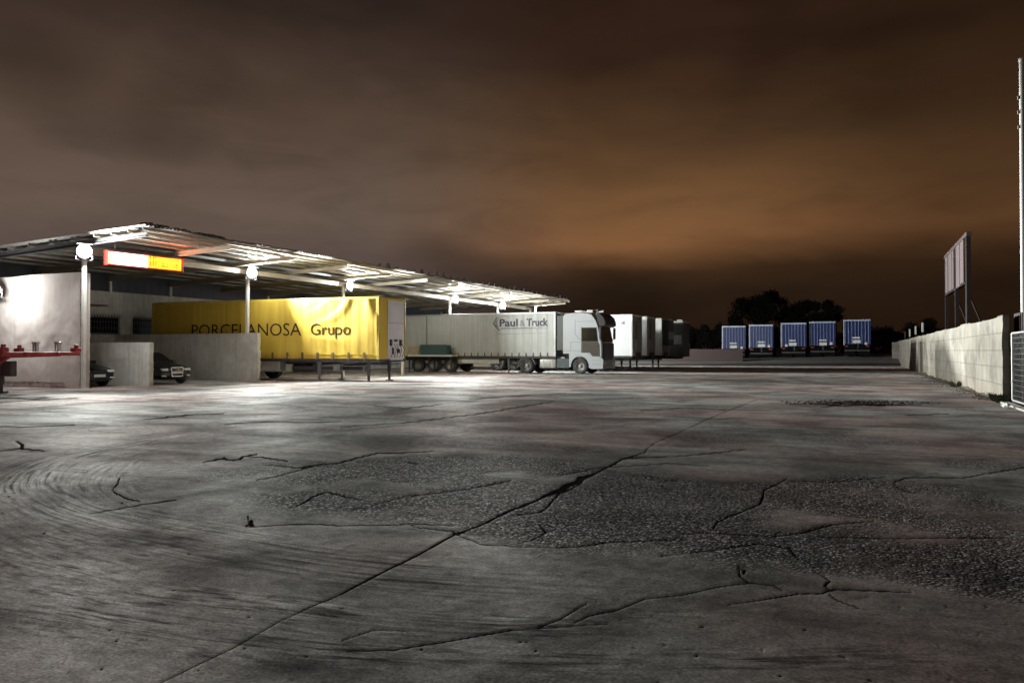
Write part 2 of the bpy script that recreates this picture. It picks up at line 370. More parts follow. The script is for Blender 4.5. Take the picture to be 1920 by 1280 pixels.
    # height
    edge = np.clip(np.minimum(A.ravel()+R(50), R(50)-A.ravel())/R(2), 0, 1)*np.clip((72-Rr.ravel())/6, 0, 1)*np.clip((Rr.ravel()-1.3)/0.2, 0, 1)
    fine = (fbm(x*22, y*22, 3)-.5)
    z = (fbm(x*0.18, y*0.18, 3)-.5)*0.014 + (fbm(x*1.6, y*1.6, 4)-.5)*0.005
    z = z + agg*(-0.004 + fine*0.005) - crack*0.006*np.minimum(1, np.hypot(x, y)/6) - np.clip(stain, 0, 1)*0.003 
    z = z*edge
    me = bpy.data.meshes.new('ground')
    V = np.column_stack([x, y, z])
    iq = (np.arange(nr-1)[:, None]*na + np.arange(na-1)[None, :]).ravel()
    Fq = np.column_stack([iq, iq+1, iq+na+1, iq+na])
    # surroundings: coarse ring sharing the same rim
    ex = []; ef = []
    base = N
    def P(r_, a_): return (r_*math.sin(a_)*cs - r_*math.cos(a_)*sn_, r_*math.sin(a_)*sn_ + r_*math.cos(a_)*cs, 0.0)
    # wedge behind the viewer, radii 0..72
    m = 40; angs = [R(50) + (2*math.pi - R(100))*k/m for k in range(m+1)]
    ci = base + len(ex); ex.append((0, 0, 0))
    rad = [1.3, 72.0]
    ids = []
    for k, a_ in enumerate(angs):
        row = []
        for q, r_ in enumerate(rad):
            if k == 0: row.append((0 if q == 0 else (nr-1)*na) + na-1)
            elif k == m: row.append((0 if q == 0 else (nr-1)*na))
            else: row.append(base+len(ex)); ex.append(P(r_, a_))
        ids.append(row)
    tri = []
    for k in range(m):
        tri.append((ci, ids[k+1][0], ids[k][0])); ef.append((ids[k][0], ids[k+1][0], ids[k+1][1], ids[k][1]))
    for q in range(na-1): tri.append((ci, q+1, q))
    # outer ring 72..900
    prev = [(nr-1)*na + q for q in range(na)] + [ids[k][1] for k in range(1, m)]
    pa = list(aa) + angs[1:-1]
    cur = []
    for a_ in pa: cur.append(base+len(ex)); ex.append(P(900, a_))
    for i in range(len(prev)):
        j2 = (i+1) % len(prev); ef.append((prev[i], prev[j2], cur[j2], cur[i]))
    V = np.vstack([V, np.array(ex)])
    loops = np.concatenate([Fq.ravel(), np.array(ef).ravel(), np.array(tri).ravel()]).astype(np.int32)
    nq = len(Fq)+len(ef); starts = np.concatenate([np.arange(nq)*4, nq*4+np.arange(len(tri))*3]).astype(np.int32)
    me.vertices.add(len(V)); me.vertices.foreach_set('co', V.astype(np.float32).ravel())
    me.loops.add(len(loops)); me.loops.foreach_set('vertex_index', loops)
    me.polygons.add(len(starts)); me.polygons.foreach_set('loop_start', starts)
    me.polygons.foreach_set('use_smooth', np.ones(len(starts), bool))
    me.update(calc_edges=True); me.validate()
    for nm, arr in (('crack', crack), ('aggregate', agg), ('scrub', tyre), ('scrub_across', tyd), ('scrub_along', tyl), ('stain', stain)):
        at = me.attributes.new(nm, 'FLOAT', 'POINT'); full = np.zeros(len(V), np.float32); full[:N] = arr; at.data.foreach_set('value', full)
    M = bpy.data.materials.new('old_concrete'); M.use_nodes = True; t = NT(M.node_tree); p = M.node_tree.nodes['Principled BSDF']
    g = t.new('ShaderNodeNewGeometry').outputs['Position']
    at = {k: t.new('ShaderNodeAttribute', attribute_name=k).outputs['Fac'] for k in ('crack', 'aggregate', 'scrub', 'stain', 'scrub_across', 'scrub_along')}
    big = t.noise(g, 0.10, 5, 0.6, 0.8); mid = t.noise(g, 0.55, 6, 0.62, 0.6); fin = t.noise(g, 9, 6, 0.7); grit = t.noise(g, 55, 5, 0.75)
    c = t.mix(t.ramp(big, [(0.36, 0.0), (0.64, 1.0)]), (0.29, 0.295, 0.285), (0.46, 0.46, 0.445))
    c = t.mix(t.ramp(mid, [(0.40, 0.0), (0.60, 1.0)]), t.mix(1, c, (0.55, 0.54, 0.53), 'MULTIPLY'), t.mix(1, c, (1.18, 1.17, 1.15), 'MULTIPLY'))
    c = t.mix(1, c, t.ramp(fin, [(0.28, 0.60), (0.72, 1.28)]), 'MULTIPLY')
    c = t.mix(1, c, t.ramp(grit, [(0.30, 0.5), (0.70, 1.42)]), 'MULTIPLY')
    # broad drag streaks where lorries turn, across the yard
    sk = t.noise(t.mapping(g, (0.09, 1.3, 1), rot=(0, 0, R(-12))), 1.0, 5, 0.6, 0.9)
    c = t.mix(1, c, t.ramp(sk, [(0.30, 0.62), (0.5, 1.0), (0.72, 1.25)]), 'MULTIPLY')
    pk = t.noise(g, 0.22, 2, 0.5)
    c = t.mix(t.ramp(pk, [(0.42, 0.0), (0.58, 0.9)]), c, t.mix(1, c, (1.10, 0.82, 0.80), 'MULTIPLY'))
    # exposed stones
    vo = t.new('ShaderNodeTexVoronoi'); vo.inputs['Scale'].default_value = 46; t.put(vo.inputs['Vector'], g)
    vs_ = t.new('ShaderNodeSeparateColor'); t.put(vs_.inputs[0], vo.outputs['Color'])
    stone = t.ramp(vs_.outputs[0], [(0.0, (0.03, 0.03, 0.032)), (0.5, (0.13, 0.129, 0.132)), (0.8, (0.34, 0.335, 0.34)), (1.0, (0.85, 0.84, 0.88))])
    stone = t.mix(1, stone, t.ramp(vo.outputs['Distance'], [(0.25, 1.1), (0.75, 0.28)]), 'MULTIPLY')
    c = t.mix(t.m('MULTIPLY', at['aggregate'], 0.74), c, stone)
    cv = t.new('ShaderNodeCombineXYZ'); t.put(cv.inputs[0], t.m('MULTIPLY', at['scrub_across'], 22.0)); t.put(cv.inputs[1], t.m('MULTIPLY', at['scrub_along'], 0.22))
    s1 = t.noise(cv.outputs[0], 1.0, 3, 0.65)
    sv = t.m('ADD', 0.5, t.m('MULTIPLY', t.m('SUBTRACT', s1, 0.53), t.m('MULTIPLY', at['scrub'], 2.1)))
    c = t.mix(1, c, t.ramp(sv, [(0.0, 0.28), (0.5, 1.0), (1.0, 1.55)]), 'MULTIPLY')
    c = t.mix(t.m('MULTIPLY', at['stain'], 0.85), c, (0.03, 0.027, 0.024))
    ck = t.ramp(t.m('ADD', at['crack'], t.m('MULTIPLY', t.m('SUBTRACT', grit, 0.5), 0.9)), [(0.36, 0.0), (0.60, 1.0)]); c = t.mix(t.m('MULTIPLY', ck, 0.9), c, (0.008, 0.0075, 0.007))
    # slab crazing: thin wandering lines
    wv = t.new('ShaderNodeVectorMath', operation='ADD'); t.put(wv.inputs[0], g); nz = t.new('ShaderNodeTexNoise'); nz.inputs['Scale'].default_value = .8; nz.inputs['Detail'].default_value = 5
    sc = t.new('ShaderNodeVectorMath', operation='SCALE'); t.put(sc.inputs[0], nz.outputs['Color']); sc.inputs['Scale'].default_value = 1.3; t.l.new(sc.outputs[0], wv.inputs[1]); t.put(nz.inputs['Vector'], g)
    ve = t.new('ShaderNodeTexVoronoi', feature='DISTANCE_TO_EDGE'); ve.inputs['Scale'].default_value = .42; t.l.new(wv.outputs[0], ve.inputs['Vector'])
    lines = t.ramp(ve.outputs['Distance'], [(0.0, 1.0), (0.006, 0.0)]); c = t.mix(t.m('MULTIPLY', lines, t.ramp(big, [(.42, 0.0), (.6, .55)])), c, (.02, .019, .018))
    df = t.new('ShaderNodeBsdfDiffuse'); t.put(df.inputs['Color'], c); df.inputs['Roughness'].default_value = 0.6
    gl = t.new('ShaderNodeBsdfGlossy'); gl.inputs['Color'].default_value = (1, 1, .97, 1); gl.inputs['Roughness'].default_value = .62
    mx = t.new('ShaderNodeMixShader'); t.put(mx.inputs[0], t.m('MULTIPLY', t.m('SUBTRACT', 1.0, ck), t.m('MULTIPLY', t.m('MULTIPLY', c, 0.17), t.m('ADD', .4, grit))))
    t.l.new(df.outputs[0], mx.inputs[1]); t.l.new(gl.outputs[0], mx.inputs[2]); t.l.new(mx.outputs[0], t.n['Material Output'].inputs['Surface'])


    h = t.m('ADD', t.m('MULTIPLY', fin, 0.35), t.m('MULTIPLY', grit, 0.15))
    h = t.m('SUBTRACT', h, t.m('MULTIPLY', t.m('MULTIPLY', vo.outputs['Distance'], at['aggregate']), 0.8))
    b = t.new('ShaderNodeBump'); b.inputs['Strength'].default_value = 0.5; b.inputs['Distance'].default_value = 0.012
    t.put(b.inputs['Height'], h); t.l.new(b.outputs[0], df.inputs['Normal']); t.l.new(b.outputs[0], gl.inputs['Normal']); t.n.remove(p)
    me.materials.append(M)
    o = bpy.data.objects.new('ground', me); col.objects.link(o); o['kind'] = 'structure'
    return o
make_ground()

# raised far lot behind a low dark earth step
DIRT = mat('dark_earth', (0.035, 0.032, 0.028), 0.95, 0, 0.4, scale=0.4, bump=0.6)
LOT = mat('far_lot_concrete', (0.15, 0.147, 0.14), 0.9, 0, 0.45, (0.10, 0.095, 0.085), 0.2, 0.3)
def camxy(X, Z): return (X*cs - Z*sn_, X*sn_ + Z*cs)
def lot():
    m = MB(); n = 60
    pr = [(72.0, 0.004), (72.25, 0.16), (72.6, 0.25), (79.0, 0.45), (84, 0.5), (200, 0.5)]
    def fn(u, v):
        k = int(round(v*(len(pr)-1))); Z, z = pr[k]; X = -30 + u*72
        zu = .033*max(0, X-22)*max(0, min(1, (Z-73)/6)); return (*camxy(X, Z + (n1(X*0.3, k)-.5)*0.8), z + zu + (0 if k == 0 else (n1(X*0.8, k*3)-.5)*0.04))
    m.grid(n, len(pr)-1, fn)
    o = m.build('far_lot', LOT, smooth=True); o['kind'] = 'structure'
    m = MB()
    def fn2(u, v):
        X = -29.9 + u*71.8; a = [(71.55, -0.01), (71.75, 0.12), (72.05, 0.275), (72.9, 0.28)][int(round(v*3))]
        return (*camxy(X, a[0] + (n1(X*0.9, v*3)-.5)*0.25), a[1] + (n1(X*1.3, v*9)-.5)*0.05)
    m.grid(200, 3, fn2); o = m.build('earth_bank', DIRT, smooth=True); o['kind'] = 'structure'
lot()

# ------------------------------------------------------------------ loading shed
Y0, Y1 = 18.75, 62.2; XE, XB = -23.1, -36.4; CX = -26.9
def roof_z(x): return 5.42 + (x - XB) * (5.80 - 5.42) / (XE - XB)
shed = empty('loading_shed', 'long open-fronted loading shed with a corrugated lean-to roof on white posts', 'building', (CX, Y0, 0))
def sh(m, name, mt, bev=0, smooth=False, parent=None):
    o = m.build(name, mt, parent or shed, bev, smooth)
    if parent is None: o.matrix_parent_inverse = Matrix.Translation((-CX, -Y0, 0))
    return o
ROOF = mat('corrugated_sheet', (0.125, 0.125, 0.124), 0.5, 0.35, 0.5, (0.17, 0.13, 0.10), 0.8, 0.1, 20)
TRANSL = mat('pale_roof_sheet', (0.32, 0.32, 0.31), 0.5, 0.0, 0.3, (0.3, 0.26, 0.2), 0.8)
ys = Y0 - 0.35; k = 0
while ys < Y1:
    wd = 1.05; nn = 24
    if ys + wd > Y1: break
    ex_ = XE + 0.12*(random.random()-.3) + (0.1 if k % 5 == 2 else 0); lift = random.uniform(0, .035); tilt = random.uniform(-.01, .025)
    m = MB(); corr = lambda y: 0.032*math.cos((y-ys)/0.175*2*math.pi)
    def fn(u, v, e=ex_, li=lift, ti=tilt, y_=ys):
        x = XB - 0.3 + u*(e - XB + 0.3); y = y_ + v*(wd + 0.06)
        return (x, y, roof_z(x) + 0.16 + 0.032*math.cos((y-y_)/0.175*2*math.pi) + li*(1 if k % 2 else .4) + ti*v + 0.03*(n1(x*0.6, y*0.5)-.5))
    m.grid(5, nn*2, fn)
    m.grid(5, nn*2, lambda u, v: tuple(a - b for a, b in zip(fn(u, v), (0, 0, 0.006))))
    sh(m, 'roof_sheet', TRANSL if (k in (8, 9, 16, 24)) else ROOF, 0, True)
    ys += wd; k += 1
# bent-up ends and loose caps of the sheets along the eave
for i in range(34):
    y = Y0 + 14 + i*0.86 + random.uniform(-.12, .12)
    if y > Y1-0.4: break
    h_ = random.choice([.18, .28, .22, .34, .12]); w_ = random.choice([.13, .16, .22, .34])
    z_ = roof_z(XE) + 0.17; m = MB()
    m.add([(XE-.04, y, z_), (XE-.04, y+w_, z_), (XE-.02, y+w_*.9, z_+h_), (XE-.02, y+.03, z_+h_*.93), (XE-.07, y, z_), (XE-.07, y+w_, z_), (XE-.05, y+w_*.9, z_+h_), (XE-.05, y+.03, z_+h_*.93)],
          [(0,1,2,3),(7,6,5,4),(0,4,5,1),(1,5,6,2),(2,6,7,3),(3,7,4,0)])
    sh(m, 'eave_clip', ROOF)
for i in range(22):       # broken sheet ends by the near corner
    y = Y0 - .3 + i*.17; z_ = roof_z(XE) + .16
    m = MB().box(XE-.25-random.uniform(0, .3), XE+random.uniform(-.05, .06), y, y+.11, z_, z_+random.uniform(.04, .13)); sh(m, 'broken_sheet_end', ROOF)
def ibeam_x(x0, x1, y, ztop0, ztop1, h=.24, w=.12, hs=None):
    m = MB(); hs = hs or h
    for (a, b, ya, yb) in ((0, .02, -w/2, w/2), (.02, None, -.012, .012)):
        pass
    def sect(x, zt, hh): return [(x, y-w/2, zt), (x, y+w/2, zt), (x, y+w/2, zt-.022), (x, y+.015, zt-.022), (x, y+.015, zt-hh+.022), (x, y+w/2, zt-hh+.022), (x, y+w/2, zt-hh), (x, y-w/2, zt-hh), (x, y-w/2, zt-hh+.022), (x, y-.015, zt-hh+.022), (x, y-.015, zt-.022), (x, y-w/2, zt-.022)]
    a = sect(x0, ztop0, h); b = sect(x1, ztop1, hs); n = 12
    m.add(a + b, [(i, (i+1) % n, n+(i+1) % n, n+i) for i in range(n)] + [tuple(range(n)), tuple(range(n, 2*n))]); return m
ry = [Y0 + 3.87*i for i in range(12)]
for i, y in enumerate(ry):
    m = ibeam_x(XB+.15, XE-.28, y, roof_z(XB), roof_z(XE)-.02, .30, .14, .16)
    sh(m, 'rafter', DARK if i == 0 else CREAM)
for i, xp in enumerate([XE-.15, XE-.95, XE-1.85, XE-2.8, XE-4.1, XE-5.4, XE-6.7, XE-8.0, XE-9.3, XE-10.6, XE-11.9, XE-13.0]):
    zt = roof_z(xp) + .125
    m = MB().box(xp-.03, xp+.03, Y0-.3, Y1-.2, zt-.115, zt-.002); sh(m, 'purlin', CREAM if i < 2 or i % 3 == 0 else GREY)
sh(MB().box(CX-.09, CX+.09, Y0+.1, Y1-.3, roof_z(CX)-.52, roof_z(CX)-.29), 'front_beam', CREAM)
colys = [18.62, 27.2, 34.6, 46.95, 54.9, 61.6]
for y in colys:
    CX_ = CX; CX = CX + (.24 if y < 20 else 0)
    m = MB().box(CX-.065, CX+.065, y-.065, y+.065, 0, roof_z(CX)-.525).box(CX-.17, CX+.17, y-.17, y+.17, 0, .03)
    CX = CX_; sh(m, 'column', WSTEEL, .008)
for y in (22.6, 26.5, 30.3, 38.1, 45.8, 53.5, 61):
    m = MB().box(-35.9, -35.79, y-.06, y+.06, 4.55, roof_z(-35.8)-.28); sh(m, 'rear_post', WSTEEL)
# walls of the shed
def dented(m, w, h, fn, nu, nv): m.grid(nu, nv, fn); return m
# gable wall (faces the yard): plane y = 18.9, runs back from the first post
GW = mat('gable_plaster', (0.62, 0.57, 0.54), 0.92, 0, 0.4, (0.30, 0.20, 0.18), 0.7, 1.0, 2.2, 0.22)
m = MB()
def gw(u, v):
    x = -36.2 + u*(CX-.12+36.2); z = v*4.5; k_ = max(0, 1-abs(z-2.0)/1.8)
    return (x, 18.84 - 0.09*k_*(n1(x*1.9, z*1.9)-.5) - 0.03*k_*(n1(x*4.2, z*4.2)-.5) - .014*(n1(x*8, z*8)-.5), z + (0.05*(n1(x*.7, 3)-.5) if v == 1 else 0))
m.grid(130, 62, gw); m.box(-36.2, CX-.12, 18.93, 19.12, 0, 4.46)
gable = sh(m, 'gable_wall', GW, 0, True)
# broken plaster edge beside the post
m = MB()
for i in range(46):
    z = i*.096; w_ = random.uniform(.03, .13)
    m.box(CX-.13-.0, CX-.13+w_, 18.74-random.uniform(0, .03), 18.9, z, z+.09)
BRK = mat('broken_plaster', (0.42, 0.36, 0.30), 0.95, 0, 0.9, (0.06, 0.035, 0.03), 4.5, 0.8, 12)
sh(m, 'broken_wall_edge', BRK)
m = MB()
for i in range(30):
    x = -33 + i*.165 + random.uniform(-.04, .04)
    m.box(x, x+random.uniform(.04, .12), 18.735, 18.9, .10+random.uniform(0, .06), .20+random.uniform(0, .05))
sh(m, 'chipped_base', BRK)
m = MB(); m.grid(60, 20, lambda u, v: (-35.9 + .012*(n1(u*50, v*9)-.5), 19.12 + u*43, v*4.6)); m.box(-36.15, -35.93, 19.12, 62.1, 0, 4.57)
sh(m, 'back_wall', WHITEWALL, 0, True)
# windows with iron grilles in the back wall
IRON = mat('wrought_iron', (0.05, 0.05, 0.055), 0.6, 0.5, 0.3, (0.2, 0.2, 0.2))
WOODD = mat('rusty_lintel', (0.20, 0.12, 0.08), 0.9)
for (ya, yb) in ((23.6, 27.0), (27.9, 30.2)):
    wn = sh(MB().box(-35.9, -35.84, ya, yb, 2.38, 3.22), 'window', GLASS)
    g = MB()
    nb = int((yb-ya)/.16)
    for i in range(nb+1):
        y = ya + (yb-ya)*i/nb; g.box(-35.76, -35.74, y-.011, y+.011, 2.30, 3.36)
    for z in (2.34, 2.66, 2.98, 3.26): g.box(-35.77, -35.75, ya-.05, yb+.05, z-.014, z+.014)
    gr = g.build('window_grille', IRON, wn); gr.matrix_parent_inverse = wn.matrix_parent_inverse.copy() if False else Matrix.Identity(4)
    f_ = MB().box(-35.88, -35.80, ya-.08, yb+.08, 2.20, 2.28).build('window_sill', WHITEWALL, wn)
sh(MB().box(-35.9, -35.2, 22.4, 25.9, 3.76, 3.84), 'door_canopy', WOODD)
m = MB(); m.grid(2, 700, lambda u, v: (-36.0 + .004*math.cos(v*700/4*2*math.pi/2), 18.9+v*43.2, 4.60+u*(roof_z(-36.0)-4.48)))
sh(m, 'roof_gap_sheet', mat('roof_gap_dark', (.085, .09, .12), .7, .2, .4, (.04, .04, .05), .7))  # added sheet, coloured as the dark roof underside and gap above the wall

# parting walls between the bays
def low_wall(name, label, y, h, x1, thick=.2):
    m = MB()
    def fn(u, v): 
        x = -35.7 + u*(x1+35.7); z = v*h
        return (x, y - .02*(n1(x*1.2, z*3+y)-.5), z + (.03*(n1(x*1.5, y)-.5) if v == 1 else 0))
    m.grid(70, 16, fn)
    m.grid(70, 16, lambda u, v: (fn(u, v)[0], fn(u, v)[1]+thick, fn(u, v)[2]))
    # end face with chipped blocks, and coping
    n = 14
    for i in range(n):
        z = h*i/n; m.box(x1-.02, x1+.02+random.uniform(-.01, .03), y+.0, y+thick, z, z+h/n-.006)
    m.box(-35.7, x1-.01, y+.012, y+thick-.012, h-.02, h+.012)
    o = m.build(name, WHITEWALL); tag(o, label, 'wall', 'low parting walls between the parking bays'); return o
low_wall('parting_wall', 'lower grey rendered bay wall in front of the dark saloon with the bright grille', 21.35, 1.80, -26.5)
low_wall('parting_wall', 'longer and taller white bay wall ending beside the yellow lorry trailer', 26.75, 2.30, -25.85)
DKPATCH = BRK
# ------------------------------------------------------------------ floodlights
def floodlight(label, x, y, z, rz, tilt, power_a, power_p, wall=False, big=1.0):
    t = empty('floodlight', label, 'floodlight', (x, y, z), rz, 'white floodlights of the shed')
    w = .25*big; h = .20*big
    # aims along local +x, tilted down
    T = Matrix.Rotation(tilt, 4, 'Y')
    def tr(m): m.v = [tuple(T @ Vector(v)) for v in m.v]; return m
    tr(MB().cyl((-.16, 0, 0), (.02, 0, 0), w*.55, 24, w*1.08).box(-.26, -.16, -w*.4, w*.4, -w*.4, w*.4)).build('housing', DARK, t, 0, True)
    tr(MB().grid(24, 8, lambda u, v: (.022 + .12*math.cos(v*math.pi/2), w*math.sin(v*math.pi/2)*math.cos(u*2*math.pi), w*math.sin(v*math.pi/2)*math.sin(u*2*math.pi)))).build('lens', LAMPGLASS, t, 0, True)
    tr(MB().box(-.02, .24, -w*1.05, w*1.05, w*1.04, w*1.04+.012)).build('added_hood', DARK, t)  # plate added to keep lamp light off the roof sheets
    m = MB(); m.tube([(-.05, -w-.02, 0), (-.05, -w-.02, -.30*big), (-.22, 0, -.32*big), (-.05, w+.02, -.30*big), (-.05, w+.02, 0)], .014)
    if wall: m.cyl((-.22, 0, -.32*big), (-.45, 0, -.32*big), .02)
    else: m.cyl((-.22, 0, -.32*big), (-.42, 0, -.32*big), .02)
    m.build('bracket', GREY, t)
    ld = bpy.data.lights.new('flood_beam', 'AREA'); ld.shape = 'RECTANGLE'; ld.size = w*1.8; ld.size_y = h*1.8; ld.energy = power_a; ld.color = (0.965, 1.0, 0.965); ld.spread = R(132)
    lo = bpy.data.objects.new('flood_beam', ld); col.objects.link(lo); lo.parent = t
    lo.location = T @ Vector((.17, 0, 0)); d = T @ Vector((1, 0, 0)); lo.rotation_euler = d.to_track_quat('-Z', 'Y').to_euler()
    if power_p > 0:
        pd = bpy.data.lights.new('flood_spill', 'POINT'); pd.shadow_soft_size = .12; pd.energy = power_p; pd.color = (0.965, 1.0, 0.965)
        po = bpy.data.objects.new('flood_spill', pd); col.objects.link(po); po.parent = t; po.location = T @ Vector((.75, .60, .1) if wall else (.22, 0, 0))
    return t
LX = CX + .45
floodlight('large white floodlight on the shed post beside the plastered gable wall', LX+.10, 18.40, 5.20, R(-30), R(1), LAMP_A*.4, LAMP_P)
floodlight('white floodlight on the post standing in front of the yellow trailer', LX, 27.0, 5.22, R(-14), R(1), LAMP_A*.9, LAMP_P*.35)
floodlight('white floodlight above the roof of the yellow trailer', LX, 34.6, 5.22, R(-2), R(1), LAMP_A*.8, LAMP_P)
floodlight('white floodlight above the rear of the grey lettered trailer', LX, 46.95, 5.22, R(-28), R(2), LAMP_A*1.6, LAMP_P)
floodlight('smallest and farthest floodlight, right above the truck company lettering', LX, 54.9, 5.22, R(-34), R(2), LAMP_A*1.6, LAMP_P)
floodlight('small lamp head under the far end of the shed roof, facing away', LX, 61.6, 5.22, R(28), R(4), LAMP_A, LAMP_P*.4)
floodlight('glaring floodlight fixed low on the plastered gable wall at the left edge', -31.5, 18.2, 3.95, R(-72), R(12), 160, 330, True, 1.0)

# ------------------------------------------------------------------ lit sign under the eave
sg = empty('illuminated_sign', 'long lit box sign, white and yellow with red frame, hung under the shed roof', 'sign', (-26.3, 19.24, 4.78))
L_ = 3.57; H_ = .57
sg.rotation_euler = (R(0.8), 0, 0)
m = MB().box(-.12, .10, 0, L_, 0, H_); m.build('sign_frame', mat('red_sign_frame', (0.55, 0.03, 0.02), .5, 0, .2), sg, .012)
WP = emis('lit_white_panel', (1.0, 0.86, 0.72), 5.0); YP = emis('lit_yellow_panel', (1.0, 0.60, 0.03), 1.35); RP = emis('lit_red_end', (1.0, 0.10, 0.05), 1.0)
MB().box(.101, .112, .16, L_*.50, .05, H_-.05).build('white_panel', WP, sg)
MB().box(.101, .112, L_*.50+.004, L_-.14, .05, H_-.05).build('yellow_panel', YP, sg)
MB().box(.101, .111, .03, .15, .04, H_-.04).build('red_panel', emis('lit_pink_end', (1.0, .25, .18), 3), sg)
MARK = mat('sign_mark', (0.25, 0.06, 0.01), .6, 0, .1)
m = MB()
y = L_*.50 + .10
m.box(.113, .117, y, y+.03, .12, .50).box(.113, .117, y-.04, y+.07, .47, .50)
m.box(.113, .117, y+.14, y+.17, .14, .50).box(.113, .117, y+.27, y+.30, .10, .50).box(.113, .117, y+.14, y+.30, .47, .50)
m.build('sign_letters', MARK, sg)
m = MB()
for row, z in enumerate((.42, .33, .24, .14)):
    yy = y + .42
    while yy < L_-.3:
        w_ = random.uniform(.03, .16)
        if random.random() < .75: m.box(.113, .116, yy, min(yy+w_, L_-.22), z, z+random.choice([.02, .03, .045]))
        yy += w_ + .05
m.build('sign_small_marks', mat('sign_mark_light', (0.55, 0.22, 0.02), .6, 0, .1), sg)
for y in (.4, 1.8, 3.2):
    MB().cyl((0, y, H_), (0, y, .86), .012).build('hanger', DARK, sg)
for (y, e, c_) in ((1.1, 60, (1, .75, .55)), (2.7, 120, (1, .22, .08))):
    ld = bpy.data.lights.new('sign_glow', 'AREA'); ld.shape = 'RECTANGLE'; ld.size = 1.7; ld.size_y = .5; ld.energy = e; ld.color = c_
    lo = bpy.data.objects.new('sign_glow', ld); col.objects.link(lo); lo.parent = sg; lo.location = (.14, y, H_/2); lo.rotation_euler = Vector((.75, 0, .66)).to_track_quat('-Z', 'Y').to_euler()

# ------------------------------------------------------------------ wheels
def wheel(parent, x, y, side, r=.5, w=.30, rimmat=None, dual=False):
    c = (x, y, r); s = side
    pr = [(r*.56, -w*.30), (r*.60, -w*.46), (r*.80, -w*.52), (r*.94, -w*.46), (r, -w*.34), (r*.985, -w*.31), (r*.985, -w*.05), (r, -w*.03), (r, w*.03), (r*.985, w*.05), (r*.985, w*.31), (r, w*.34), (r*.94, w*.46), (r*.80, w*.52), (r*.60, w*.46), (r*.56, w*.30), (r*.56, -w*.30)]
    o = MB().lathe(c, pr, 36).build('wheel', TYRE, parent, 0, True)
    q = -1 if s < 0 else 1
    rp = [(r*.585, q*w*.44), (r*.55, q*w*.42), (r*.50, q*w*.25), (r*.36, q*w*.12), (r*.22, q*w*.10), (r*.20, q*w*.34), (r*.12, q*w*.38), (0.001, q*w*.38)]
    m = MB().lathe(c, rp, 28)
    for k in range(10):
        a = 2*math.pi*k/10; px_, pz_ = c[0]+math.cos(a)*r*.30, c[2]+math.sin(a)*r*.30
        m.cyl((px_, c[1]+q*w*.08, pz_), (px_, c[1]+q*w*.20, pz_), r*.03, 6)
    m.build('rim', rimmat or RIM, o, 0, True)
    return o

def text_mesh(body, height_em, fx, mt, name, parent, x0, z0, y, width=None, off=0.0, flip=False):
    cu = bpy.data.curves.new('t', 'FONT'); cu.body = body; cu.size = height_em; cu.offset = off; cu.resolution_u = 3; cu.extrude = 0.002
    ob = bpy.data.objects.new('t', cu); col.objects.link(ob)
    bpy.context.view_layer.update()
    me = bpy.data.meshes.new_from_object(ob.evaluated_get(bpy.context.evaluated_depsgraph_get()))
    bpy.data.objects.remove(ob); bpy.data.curves.remove(cu)
    xs = [v.co.x for v in me.vertices]; a, b = min(xs), max(xs); k = (width/(b-a)) if width else 1
    for v in me.vertices:
        X = x0 + (v.co.x-a)*k; Z = z0 + v.co.y
        v.co = (X, y + fx(X, Z) - .012 + v.co.z, Z)
    me.name = name; me.materials.append(mt)
    o = bpy.data.objects.new(name, me); col.objects.link(o); o.parent = parent; return o

